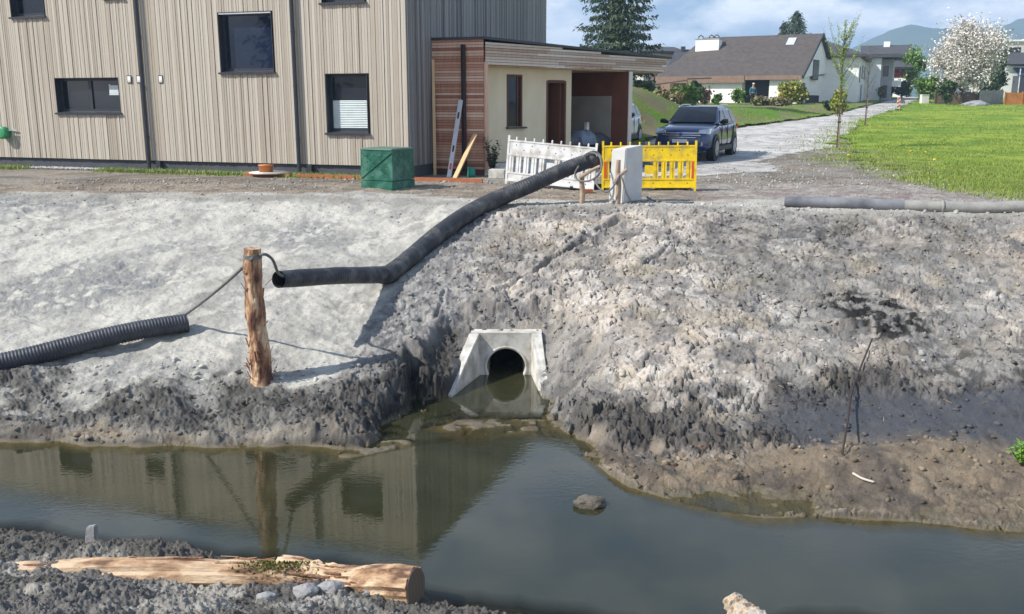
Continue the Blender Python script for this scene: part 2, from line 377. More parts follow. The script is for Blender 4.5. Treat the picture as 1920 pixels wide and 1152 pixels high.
    cr1 = 1-ss(.0, .10, e2); cr2 = 1-ss(0, .07, e1)
    ridged = 1-np.abs(2*fbm(X*3.1, Y*2.6, 26, 5)-1)
    billow = np.abs(fbm(X*5.2, Y*5.2, 54, 5, .6)*2-1); bil2 = np.abs(fbm(X*13, Y*13, 55, 4, .6)*2-1)
    patch = ss(.38, .62, fbm(X*1.5, Y*1.5, 27, 3)); pt2 = ss(.35, .65, fbm(X*2.6, Y*2.6, 56, 4)); pt3 = ss(.42, .6, fbm(X*1.1, Y*1.1, 57, 3))
    rgt = mR*(1-.9*slick)*(1-.88*ledge); a1 = .6-billow; a2 = p2_; a3 = p3; c1 = d1; c2 = d2
    z = B+n1*.16*onb*(1+.6*mR)+n2*.035*onb
    v0 = fbm(X*12, Y*22, 45, 4)
    z += .012*ss(.45, .7, v0)*mL
    z += rgt*(p1*.042*(.35+.65*pt3)+p2_*.027*(.25+.9*pt2)+p3*.012*(.35+pt2)-cr2*.060*pt3-cr1*.026*pt2+n3*.014+(.3-billow)*.04)
    z += mM*((.3-billow)*.10+p2_*.022*pt2+p3*.010+n3*.014+p1*.02)
    z += gully*((.3-billow)*.10+p2_*.03)
    # long slumps along the right bank
    for (p, q, dp, wd) in (((935,552),(1165,415),.16,.10),((1020,610),(900,575),.10,.14),((1560,620),(1720,600),.09,.12),((1280,455),(1210,500),.08,.07),((765,650),(775,790),.20,.13),((835,545),(815,600),.07,.05)):
        (ax, ay), (bx, by) = gt(*p), gt(*q); L2 = (bx-ax)**2+(by-ay)**2
        tt = np.clip(((X-ax)*(bx-ax)+(Y-ay)*(by-ay))/L2, 0, 1)
        dd = np.hypot(X-ax-tt*(bx-ax)+wx*.16, Y-ay-tt*(by-ay)+wy*.2+n2*.12)
        z -= dp*(1-ss(0, wd, dd))*(.5+.5*ridged); z += dp*.35*(1-ss(wd*.8, wd*2.4, dd))*ss(wd*.5, wd, dd)
    z += foot*(1-slick)*(n1*.16+(.32-billow)*.10+(.3-bil2)*.028+p2_*.030*pt2+p3*.014+n3*.012+p1*.03)
    z -= gully*.24+gully2*.10
    # the smoothed side: scrapes of the bucket, shallow steps
    sc1 = np.abs(((X*.55+Y*1.0+wx*.35)*1.1) % 1-.5)*2
    z += mL*(n2*.03+n3*.008+(ss(.84, .97, sc1)-.5)*.022*patch-(1-ss(0, .05, e1))*.010*patch+dl*(a2*.012+a3*.010))
    # ledge and plateau and near bank
    z += ledge*(n2*.045+(.3-bil2)*.010+p3*.008*pt3+n3*.007+n1*.10+p2_*.010*pt3)
    z += plat*(n1*.08+n2*.035+a3*.014+ridged*.02)*(1-.35*ss(.8, .97, fbm(X*.6, Y*3, 29, 2)))
    z += near*(n1*.16+(.32-billow)*.08+(.3-bil2)*.04+p2_*.03*pt2+p3*.018+n3*.02)
    for (mx, my, rx, ry, hh) in ((-4.35,6.95,1.0,.5,.10),(-3.1,7.15,.6,.25,.14),(-2.7,5.85,1.2,.42,.14),(-1.5,6.2,.5,.25,.03),(-4.6,6.0,1.0,.4,.18),(1.75,5.75,.5,.3,.06),(-.5,6.15,.5,.2,.05)):
        z += near*hh*np.exp(-((X-mx)/rx)**2-((Y-my)/ry)**2)
    # keep clear of the culvert headwall and bed
    xl = np.interp(Y, [9.9,10.3,11.0,11.75,12.8], [-1.6,-1.2,-.95,-.8,-.46]); xr = np.interp(Y, [9.9,10.3,11.0,11.75,12.8], [.8,.62,.36,.36,.27])
    inl = (X > xl-.02) & (X < xr+.02) & (Y > 9.8) & (Y < 12.84)
    z = np.where(inl, np.minimum(z, B+n3*.02+n2*.08), z)
    nh = (1-ss(.0, .3, np.maximum(np.abs(X+.08)-.58, 0)))*ss(11.7, 11.9, Y)*(1-ss(12.95, 13.3, Y))
    top = np.interp(Y, [11.7, 12.8, 13.3], [W+.03, -1.40, -1.25])
    z = np.where((nh > 0) & ~inl, lerp(z, np.minimum(z, top+.02), nh), z)
    capz = np.interp(Y, [11.2, 11.7, 12.8, 13.0], [W+.0, W+.02, -1.40, -1.30])+.75*np.maximum(0, np.abs(X+.08)-.56)+.10*(.35-billow)+p2_*.035+p3*.014+n2*.05
    capm = ss(11.1, 11.5, Y)*(1-ss(12.9, 13.4, Y))*(1-ss(.5, 1.3, np.abs(X+.08)-.5))
    z = np.where(~inl, lerp(z, np.minimum(z, capz), capm), z)
    up = blob(X, Y, 958, 606, .75, .28, 0, .25, 40)*(Y > 12.85)
    z += up*(.05+a2*.05)
    z = np.where((Y > 12.83) & (Y < 12.985) & (np.abs(X+.08) < .52), np.minimum(z, -1.345), z)
    bar = blob(X, Y, 940, 806, .85, .30, .05, .35, 60)+blob(X, Y, 700, 858, .45, .18, .5, .45, 61)
    z = np.where((Y < 11.3) & (z < W+.02), np.maximum(z, W-.07+.085*bar*ss(.30, .62, fbm(X*5, Y*8, 62, 4))-.25*(1-np.clip(bar*3, 0, 1))), z)
    # ---- soil colour by zone, darker along cracks, in gullies and beside the culvert
    C3 = lambda *c: np.array(c)[None, None, :]
    f = lambda a: a[..., None]
    v = fbm(X*2.4, Y*2.4, 33, 5); v2 = fbm(X*9, Y*9, 34, 4)
    silt = lerp(C3(.445,.43,.385), C3(.33,.32,.29), f(ss(.40, .66, v)))
    silt = lerp(silt, C3(.31,.30,.275), f(np.clip(ss(.56, .68, v2)*.35, 0, 1)))
    silt = lerp(silt, C3(.25,.24,.22), f(np.clip(ss(.54, .60, fbm(X*1.6+Y*.9, Y*5-X*2.6, 46, 5))*.65*ss(.4, .6, fbm(X*.9, Y*.9, 47, 3)), 0, 1)))
    silt = lerp(silt, C3(.215,.215,.21), f(np.clip(dl*1.1*ss(.3, .55, v2), 0, 1)))
    tan = lerp(C3(.46,.41,.355), C3(.24,.225,.21), f(ss(.42, .60, v)))
    tan = lerp(tan, C3(.30,.295,.28)*f(.7+.6*v2), f(ss(2.5, 4.5, X+wx*2)*.75*ss(.35, .6, fbm(X*1.1, Y*1.1, 39, 3))))
    tan = lerp(tan, C3(.50,.465,.42), f(ss(.55, .7, fbm(X*3.3+4, Y*3.3, 35, 5))*.8))
    tan = lerp(tan, C3(.40,.34,.24), f(ss(.6, .72, fbm(X*2.1, Y*2.1, 36, 4))*.4))
    tan = tan*f(.68+.26*d2)*f(.92+.16*d3)*f(.80+.35*pt3)*f(1-.45*cr2*pt3)*f(1-.22*cr1*pt2)
    greyc = lerp(C3(.27,.26,.245), C3(.16,.155,.15), f(ss(.35, .65, v2)))*f(.85+.3*d2)
    dark = lerp(C3(.042,.039,.036), C3(.018,.017,.0165), f(ss(.4, .65, v2)))*f(.8+.5*d2)
    c = f(mL)*silt+f(mR)*tan+f(mM)*greyc
    c = lerp(c, greyc*.8, f(dk*.55)); dk2 = blob(X, Y, 1640, 590, .5, .7, .2, .4, 7)*onb
    c = lerp(c, dark, f(np.clip(dk2*ss(.42, .62, v2+.1*dk2)*.7+dk*.55*ss(.45, .6, v2), 0, 1)))
    c = lerp(c, dark*1.15+C3(.07,.068,.062)*f(ss(.45, .75, fbm(X*7, Y*7, 58, 4))*np.where(X > .6, .35, 1)), f(np.clip(foot*.92*np.where(X < -.9, ss(.10, .36, v+.12*foot), 1), 0, 1)))
    c = lerp(c, C3(.066,.069,.078)+0*c, f(slick*onb*.85*ss(.3, .5, v2+.15)))
    c = lerp(c, dark*.8, f(np.clip(gully*.9+gully2*.6, 0, 1)))
    led = lerp(C3(.175,.14,.10), C3(.10,.082,.065), f(ss(.4, .62, v)))*f(.8+.4*c2)
    led = lerp(led, C3(.27,.21,.14), f((1-ss(0, .22, Y-Fe))*.8*ss(.2, .9, X)*ss(.3, .6, fbm(X*1.7, Y*1.7, 38, 3))))
    c = lerp(c, led, f(np.clip(ledge, 0, 1)))
    wetrim = (1-ss(.0, .07, z-W))
    c = lerp(c, c*.5, f(wetrim))
    pl = lerp(C3(.40,.385,.35), C3(.31,.295,.265), f(ss(.4, .65, v)))
    dirt = lerp(C3(.25,.205,.155), C3(.165,.135,.105), f(ss(.35, .65, v)))*f(.8+.4*c2)
    kk = ss(0, .5, Y-np.interp(X, [-10, -2, 0, 4, 9], [19.0, 18.8, 17.4, 17.2, 15.9])+wy*1.3)
    rt = ss(2.5, 5, X)
    dirt = lerp(dirt, lerp(C3(.20,.18,.165), C3(.31,.285,.25), f(ss(.4, .6, v2))), f(rt))
    dirt = lerp(dirt, C3(.17,.10,.095)+0*dirt, f(.5*rt*ss(.55, .65, v)))
    pl = lerp(pl, dirt, f(kk*.9))
    c = c*f(1-plat)+pl*f(plat)
    shd = blob(X, Y, 1050, 700, .55, 1.3, 0, .6, 66)*onb
    c = lerp(c, greyc*.75, f(np.clip(shd*.75, 0, 1)))
    nb = lerp(C3(.10,.095,.085), C3(.27,.255,.23), f(ss(.4, .6, fbm(X*1.7, Y*1.7, 59, 3))*ss(.3, .7, Ne-Y)))*f(.75+.5*d2)
    nb = lerp(nb, C3(.11,.105,.10), f(ss(.5, .62, v)*.8)); nb = lerp(nb, C3(.10,.09,.08)+0*nb, f(ss(.5, 0, Ne-Y)*0+(1-ss(.1, .6, Ne-Y))*.85))
    c = c*f(1-near)+nb*f(near)
    c = np.where(f((z < W+.03) & (Y > Ne+.2)), C3(.125,.105,.072)+f(v2-.5)*.08, c)
    wet = np.clip(foot*.75*(v2 > .4)+slick*.9+gully*.6+wetrim+ledge*.55*ss(.4, .6, v), 0, 1)
    return z, np.concatenate([np.clip(c, .01, .8), wet[..., None]], -1)
Z, COLS = detail(X, Y)
rim = np.maximum(ss(.965, 1, np.abs(uu))[None, :]+0*Y, np.maximum(1-ss(4.8, 5.0, Y), ss(21.0, 21.6, Y)))
Z = Z*(1-rim)+(base_h(X, Y)-.05)*rim
xc = (X[:-1, :-1]+X[1:, 1:])/2; yc = (Y[:-1, :-1]+Y[1:, 1:])/2
keep = ~((xc > -.40) & (xc < .24) & (yc > 12.74) & (yc < 12.878))
me = grid_mesh('bank', X, Y, Z, keep); set_col(me, 'soil', COLS)
M['soil'] = attr_mat('clay_soil', 'soil', .92, .25, .7, 70, .014, .34, 60, wet=True)
tag(link('embankment', me, M['soil']), kind='structure')
# ---- wide ground sheet
xs = np.concatenate([np.linspace(-1500, -40, 20)[:-1], np.linspace(-40, 60, 251)[:-1], np.linspace(60, 2600, 30)])
ys = np.concatenate([np.linspace(-30, 3, 12)[:-1], np.linspace(3, 24, 106)[:-1], np.linspace(24, 120, 150)[:-1], np.linspace(120, 2500, 30)])
GX, GY = np.meshgrid(xs, ys); GZ = terrain(GX, GY)
ins = ss(.4, 1.0, .60*GY+.9-np.abs(GX))*ss(5.1, 5.4, GY)*(1-ss(20.6, 21.2, GY)); GZ = GZ-1.3*ins
f = lambda a: a[..., None]
v = fbm(GX*.9, GY*.9, 61, 5); v2 = fbm(GX*3, GY*3, 62, 3)
gc = lerp(np.array([.26,.225,.18]), np.array([.17,.145,.115]), f(ss(.35, .65, v)))
gc = lerp(gc, np.array([.33,.32,.30]), f(ss(.45, .6, v2)*.5))
gc = np.where(f(GY > 42), np.array([.075,.13,.03]), gc)
me = grid_mesh('ground', GX, GY, GZ); set_col(me, 'soil', gc)
M['groundsoil'] = attr_mat('ground_soil', 'soil', .95, .2, 1, 14, .06, .5, 9)
tag(link('ground', me, M['groundsoil']), kind='structure')
# ---- sheets laid on the ground: gravel road, meadow, lawn
def sheet(name, x0, x1, y0, y1, step, inside, mat, lift, colf, nm='tint', extra=None):
    X_, Y_ = np.meshgrid(np.arange(x0, x1, step), np.arange(y0, y1, step))
    Z_ = terrain(X_, Y_)+lift
    if extra is not None: Z_ = Z_+extra(X_, Y_)
    cx_ = (X_[:-1, :-1]+X_[1:, 1:])/2; cy_ = (Y_[:-1, :-1]+Y_[1:, 1:])/2
    m_ = grid_mesh(name, X_, Y_, Z_, inside(cx_, cy_)); set_col(m_, nm, colf(X_, Y_))
    return tag(link(name, m_, mat), kind='structure')
def jit(x, y, a=.5, s=1.2): return (fbm(x*s, y*s, 71, 4)-.5)*2*a
M['gravel'] = attr_mat('gravel', 'tint', .95, .2, .5, 24, .02, .35, 16)
M['grassy'] = attr_mat('grass_ground', 'tint', .95, .1, .9, 30, .03, .45, 18)
def gravel_col(x, y):
    a = f(ss(.35, .65, fbm(x*.8, y*.8, 72, 5))); c = lerp(np.array([.50,.485,.46]), np.array([.38,.365,.345]), a)
    return lerp(c, np.array([.22,.21,.205]), f(ss(.55, .66, fbm(x*3, y*3, 73, 4))*.7))
def yard(x, y):                          # fans out before the carport into the forecourt
    j = jit(x, y); return (x > road_l(y)+j*.6-.1-np.clip((33-y)*.55, 0, 4.5)*(y < 33)) & (x < road_r(y)+j) & (y > 23.6+jit(x, y, 1.6, .5)+np.maximum(0, x-5)*.8) & (x > .2)
sheet('gravel_road', 0, 60, 22, 120, .15, yard, M['gravel'], .008, gravel_col)
FP = [(17.5,49),(12.5,36),(11.6,33),(11.2,27),(10.6,23.5),(10.4,21.0),(10.6,18.5),(11.5,16.5),(60,12)]
def meadow(x, y):
    e = np.interp(y, [p[1] for p in FP][::-1], [p[0] for p in FP][::-1]); e = np.where(y > 36, road_r(y)+.35, e)
    return x > e+jit(x, y, 1.1, .8)+jit(x, y, .5, 3)
def mead_col(x, y):
    n = fbm(x*.35, y*.55, 74, 5); c = lerp(np.array([.14,.24,.03]), np.array([.25,.32,.045]), f(ss(.38, .6, n)))
    edge = np.interp(y, [p[1] for p in FP][::-1], [p[0] for p in FP][::-1]); d = x-edge
    bare = f((1-ss(0, 2.5, d))*(y < 34)*ss(.35, .6, fbm(x*1.2, y*1.2, 75, 4)))
    c = lerp(c, np.array([.20,.17,.12]), bare)
    return lerp(c, np.array([.05,.11,.02]), f(ss(.55, .7, fbm(x*1.4, y*1.4, 76, 4))*.5))
sheet('meadow', 8, 64, 14, 112, .25, meadow, M['grassy'], .02, mead_col, extra=lambda x, y: .05*fbm(x*1.7, y*1.7, 77, 3))
def lawn(x, y): return (x < road_l(y)-.15+jit(x, y, .35)) & (y > 34.2+jit(x, y, .5)+np.maximum(0, 5-x)*.0) & (x > -16)
def lawn_col(x, y):
    n = fbm(x*.6, y*.6, 78, 4); c = lerp(np.array([.10,.20,.025]), np.array([.16,.20,.05]), f(ss(.4, .6, n)))
    return lerp(c, np.array([.19,.155,.10]), f(ss(.50, .62, fbm(x*.9+5, y*.9, 79, 4))*.85))
sheet('lawn', -16, 36, 34, 92, .25, lawn, M['grassy'], .02, lawn_col, extra=lambda x, y: .16*fbm(x*1.3, y*1.3, 80, 4))
# ---- water
M['water'], nt, b = nmat('ditch_water'); L = nt.links.new
b.inputs['Roughness'].default_value = .005; b.inputs['IOR'].default_value = 1.40; b.inputs['Specular IOR Level'].default_value = 1.0
tc = N(nt, 'ShaderNodeTexCoord'); mp = N(nt, 'ShaderNodeMapping'); mp.inputs['Scale'].default_value = (1, 1.7, 1); L(tc.outputs['Object'], mp.inputs[0])
n = N(nt, 'ShaderNodeTexNoise', Scale=1.1, Detail=8, Roughness=.65); L(tc.outputs['Object'], n.inputs['Vector'])
L(ramp(nt, n.outputs[0], [(.35, (.021,.023,.011)), (.65, (.038,.038,.018))]), b.inputs['Base Color'])
w1 = N(nt, 'ShaderNodeTexNoise', Scale=13, Detail=3, Roughness=.5); L(mp.outputs[0], w1.inputs['Vector'])
w2 = N(nt, 'ShaderNodeTexNoise', Scale=.7, Detail=2); L(tc.outputs['Object'], w2.inputs['Vector'])
mk = N(nt, 'ShaderNodeMapRange'); mk.inputs[1].default_value = .35; mk.inputs[2].default_value = .65; mk.inputs[3].default_value = .25; L(w2.outputs[0], mk.inputs[0])
mu = N(nt, 'ShaderNodeMath', operation='MULTIPLY'); L(w1.outputs[0], mu.inputs[0]); L(mk.outputs[0], mu.inputs[1])
bp = N(nt, 'ShaderNodeBump', Strength=.10, Distance=.010); L(mu.outputs[0], bp.inputs['Height']); L(bp.outputs[0], b.inputs['Normal'])
tr = N(nt, 'ShaderNodeBsdfTransparent'); tr.inputs[0].default_value = (.85, .82, .62, 1)
mix = N(nt, 'ShaderNodeMixShader'); a = N(nt, 'ShaderNodeAttribute'); a.attribute_name = 'depth'
# cloudy water: how much of the bed is seen depends on how deep it lies
cl = N(nt, 'ShaderNodeMapRange'); cl.inputs[1].default_value = 0; cl.inputs[2].default_value = .14; cl.inputs[3].default_value = .12; cl.inputs[4].default_value = 1.0
L(a.outputs['Fac'], cl.inputs[0]); L(cl.outputs[0], mix.inputs[0]); L(tr.outputs[0], mix.inputs[1]); L(b.outputs[0], mix.inputs[2])
L(mix.outputs[0], nt.nodes['Material Output'].inputs[0])
xs = np.concatenate([[-40, -20], np.arange(-8, 8, .045), [20, 40]]); ys = np.concatenate([[4], np.arange(5.4, 12.3, .045), [12.7, 14, 16.5]])
WX, WY = np.meshgrid(xs, ys); dz = W-detail(WX, WY)[0]
dz = np.where(WY > 12.3, .4, dz)
wxc = (WX[:-1, :-1]+WX[1:, 1:])/2; wyc = (WY[:-1, :-1]+WY[1:, 1:])/2
wk = (wyc < 12.6) | ((np.abs(wxc+.08) < .4))
me = grid_mesh('water', WX, WY, WX*0+W, wk)
at_ = me.attributes.new('depth', 'FLOAT', 'POINT'); at_.data.foreach_set('value', dz.reshape(-1).astype(np.float32))
tag(link('water', me, M['water']), kind='structure')
# exact relief of the bank, for standing things on it
def bh(x, y): return float(detail(np.array([[float(x)]]), np.array([[float(y)]]))[0][0, 0])
# ---- loose clods and crumbs lying on the banks (uncountable)
def clods(name, n, xr, yr, size, mat, accept, colr, seed):
    r = np.random.default_rng(seed); px = r.uniform(*xr, n); py = r.uniform(*yr, n)
    px = px*(.6*py+.5)/(.6*yr[1]+.5) if False else px
    zz, cc = detail(px[None, :], py[None, :]); zz = zz[0]; cc = cc[0]
    ok = accept(px, py, zz) & (r.random(n) < 1); px, py, zz, cc = px[ok], py[ok], zz[ok], cc[ok]; n = len(px)
    bm = bmesh.new(); bmesh.ops.create_icosphere(bm, subdivisions=1, radius=1); V0 = np.array([v_.co[:] for v_ in bm.verts]); F0 = np.array([[v_.index for v_ in f_.verts] for f_ in bm.faces]); bm.free()
    s = size[0]*(size[1]/size[0])**(r.random(n)**2.2); sc3 = s[:, None]*r.uniform(.6, 1.3, (n, 3)); sc3[:, 2] *= .75
    V = V0[None]*(1+(r.random((n, len(V0), 1))-.5)*.7)*sc3[:, None, :]
    a = r.uniform(0, 6.28, n); ca, sa = np.cos(a)[:, None], np.sin(a)[:, None]
    V = np.stack([V[..., 0]*ca-V[..., 1]*sa, V[..., 0]*sa+V[..., 1]*ca, V[..., 2]], -1)
    V += np.stack([px, py, zz+s*.12], -1)[:, None, :]
    Fc = F0[None]+(np.arange(n)*len(V0))[:, None, None]
    m_ = raw_mesh(name, V.reshape(-1, 3), Fc.reshape(-1, 3))
    k = (colr(px, py, cc[:, :3])*r.uniform(.7, 1.35, (n, 1)))
    set_col(m_, 'soil', np.repeat(k, len(V0), 0)); return tag(link(name, m_, mat), kind='stuff')
M['clod'] = attr_mat('clod_soil', 'soil', .95, .2, .5, 120, .006, .3, 60)
same = lambda x, y, c: c*1.05
clods('loose_clods', 14000, (-6.5, 9), (8.2, 17), (.006, .045), M['clod'], lambda x, y, z: (z > W+.015) & ((x > np.interp(y, *LA)) | (y < 11.8)) & (np.abs(x) < .6*y+.6), same, 3)
clods('near_bank_gravel', 7000, (-5.2, 2.6), (5.0, 7.9), (.004, .022), M['clod'], lambda x, y, z: (z > W+.02) & (y < np.interp(x, NX, NY)+.2) & (np.abs(x) < .62*y+.6), lambda x, y, c: c*.9+.02, 4)
clods('plateau_pebbles', 4500, (-11, 11), (16.5, 22.5), (.008, .028), M['clod'], lambda x, y, z: z > -.5, lambda x, y, c: c*1.0+.02, 5)

r = np.random.default_rng(12); n = 9000; py = 1/(1/20.0+(1/48.0-1/20.0)*r.random(n)); px = r.uniform(-.5, .5, n)*py
ok = ~meadow(px, py) & ((py < 22.8) | (px > -.35+(py-23)*.55)) & (px < road_r(py)+3); px, py = px[ok], py[ok]; n = len(px); zz = terrain(px, py)
bm = bmesh.new(); bmesh.ops.create_icosphere(bm, subdivisions=1, radius=1); V0 = np.array([v_.co[:] for v_ in bm.verts]); F0 = np.array([[v_.index for v_ in f_.verts] for f_ in bm.faces]); bm.free()
sz = .008+.030*r.random(n)**4
V = V0[None]*sz[:, None, None]*r.uniform(.6, 1.4, (n, 1, 3))*(1+(r.random((n, len(V0), 1))-.5)*.6)+np.stack([px, py, zz+.01], 1)[:, None]
m_ = raw_mesh('road_stones', V.reshape(-1, 3), (F0[None]+(np.arange(n)*len(V0))[:, None, None]).reshape(-1, 3))
k = np.array([.36,.34,.31])[None]*r.uniform(.5, 1.3, (n, 1)); set_col(m_, 'soil', np.repeat(k, len(V0), 0)); tag(link('road_stones', m_, M['clod']), kind='stuff')

r = np.random.default_rng(21); n = 420; dx2 = r.uniform(-6, 9, n); dy2 = r.uniform(5.6, 15.5, n); z2, c2_ = detail(dx2[None], dy2[None]); z2 = z2[0]
ok = (z2 > W+.01) & (np.abs(dx2) < .6*dy2+.4) & ((dy2 < 11.5) | (dx2 > .5)); m = MB()
for x_, y_, z_ in zip(dx2[ok], dy2[ok], z2[ok]):
    a = r.uniform(0, 6.28); l = r.uniform(.02, .11); w__ = r.uniform(.002, .006); q = Vector((math.cos(a)*l, math.sin(a)*l, .25*l*math.sin(a)+.004)); p_ = Vector((x_, y_, z_+.006)); m.bar(p_-q/2, p_+q/2, w__, w__)
tag(m.build('root_litter', pm('root_litter', (.30,.20,.13), (.12,.07,.05), 2.2, .9, 0, c3=(.5,.42,.32)), None), kind='stuff')
# ================================================================ TIMBER HOUSE
HC = Vector((-2.51, 23.0, 0)); aF = R(18.5); aS = R(20)
fd = (-math.cos(aF), math.sin(aF)); sdv = (math.sin(aS), math.cos(aS))    # along the facade to the left, along the side to the back
def fs(px, py): return onplane(px, py, HC, fd)
ZB = .29; ZT = 6.15; FL = 16.5; SL = 10.7
house = empty('timber_house', (HC.x, HC.y, 0), 'two storey house clad in greying vertical timber slats with small dark windows', 'house')
FM = Matrix.Translation(HC) @ Matrix(((fd[0], -(-fd[1]), 0, 0), (fd[1], -fd[0]*-1*-1, 0, 0), (0, 0, 1, 0), (0, 0, 0, 1)))
# facade frame: x along the wall to the left, y outwards (towards the camera), z up
nF = (-fd[1]*1.0, fd[0]*1.0)            # outward normal
if nF[1] > 0: nF = (-nF[0], -nF[1])
FM = Matrix(((fd[0], nF[0], 0, HC.x), (fd[1], nF[1], 0, HC.y), (0, 0, 1, 0), (0, 0, 0, 1)))
def par(o, root):                        # parent keeping the world placement
    o.parent = root; o.matrix_parent_inverse = Matrix.Translation(root.location).inverted() if root.rotation_euler.z == 0 else root.matrix_basis.inverted()
    return o
wins = []                                # s0, s1, z0, z1 on the facade
def opening(l, r, t, b, zt=None):
    ym = ((t+b)/2); s1 = fs(l, ym)[0]; s0 = fs(r, ym)[0]; z0 = fs((l+r)/2, b)[1]; z1 = zt if zt else fs((l+r)/2, t)[1]
    return (s0, s1, z0, z1)
WIN = [('side_by_side', opening(106, 225, 146, 212)), ('square', opening(412, 512, 22, 136)), ('blind', opening(613, 690, 138, 250)),
       ('plain', opening(21, 84, 2, 32, 5.25)), ('plain', opening(603, 684, -20, 5, 5.25)), ('plain', opening(196, 231, -20, -3, 5.0))]
rects = [w_[1] for w_ in WIN]
def clip_board(a0, a1, z0, z1, rects, m):
    segs = [(z0, z1)]
    for (s0, s1, r0, r1) in rects:
        if a1 > s0+.005 and a0 < s1-.005:
            ns = []
            for (p, q) in segs:
                if r0 > p: ns.append((p, min(q, r0)))
                if r1 < q: ns.append((max(p, r1), q))
            segs = [t_ for t_ in ns if t_[1]-t_[0] > .02]
    for p, q in segs: m.box(a0, a1, -.012, m.th, p, q)
m = MB(); s = 0.0; rb = random.Random(3); m.th = 0
while s < FL:                            # the front slats: narrow boards with gaps of uneven depth
    wd = rb.choice([.052, .062, .07]); m.th = rb.choice([.014, .020, .028]); clip_board(s, s+wd, ZB, ZT, rects, m); s += wd+.009
me = m.mesh('cladding'); me.transform(FM)
front = par(link('front_cladding', me, M['clad']), house); tones(me, 8)
m = MB()                                 # dark membrane behind, with the openings left out
cuts = sorted({0, FL, *[v_ for r_ in rects for v_ in r_[:2]]}); zc = sorted({ZB, ZT, *[v_ for r_ in rects for v_ in r_[2:]]})
for i in range(len(cuts)-1):
    for j in range(len(zc)-1):
        cx_, cz_ = (cuts[i]+cuts[i+1])/2, (zc[j]+zc[j+1])/2
        if any(r_[0] < cx_ < r_[1] and r_[2] < cz_ < r_[3] for r_ in rects): continue
        m.box(cuts[i], cuts[i+1], -.06, -.014, zc[j], zc[j+1])
me = m.mesh('m'); me.transform(FM); par(link('wall_core', me, pm('wall_membrane', (.06,.045,.035), None, 3, .9, 0)), house)
m = MB(); m.box(.05, FL, -.5, -.045, -.6, ZB-.0, None); me = m.mesh('m'); me.transform(FM); par(link('plinth', me, M['plinth']), house)
# side wall, its shade put into the colour: boards darker than the front
nS = (sdv[1], -sdv[0]); SM = Matrix(((sdv[0], nS[0], 0, HC.x), (sdv[1], nS[1], 0, HC.y), (0, 0, 1, 0), (0, 0, 0, 1)))
m = MB(); s = 0.03
while s < SL:
    wd = rb.choice([.06, .075, .09]); m.th = rb.choice([.014, .020, .026]); m.box(s, s+wd, -.012, m.th, ZB, ZT); s += wd+.012
me = m.mesh('m'); me.transform(SM); par(link('side_cladding', me, board_mat('shaded_slats', (.16,.15,.145), (.25,.245,.24), (.32,.31,.30))), house); tones(me, 8)
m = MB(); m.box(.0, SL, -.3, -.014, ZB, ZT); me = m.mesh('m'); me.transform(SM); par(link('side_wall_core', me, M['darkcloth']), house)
m = MB(); m.box(.06, SL-.05, -.4, -.035, -.6, ZB); me = m.mesh('m'); me.transform(SM); par(link('side_plinth', me, M['plinth']), house)
P = lambda s_, o_: (HC.x+fd[0]*s_+sdv[0]*o_, HC.y+fd[1]*s_+sdv[1]*o_)
m = MB(); m.prism([P(-.06, -.05), P(FL, -.05), P(FL, SL+.05), P(-.06, SL+.05)], ZT, ZT+.12); par(m.build('flat_roof', M['frame'], None), house)
m = MB(); m.prism([P(.25, .5), P(FL, .5), P(FL, SL-.1), P(.25, SL-.1)], -.3, ZT-.02); par(m.build('inner_core', M['darkcloth'], None), house)
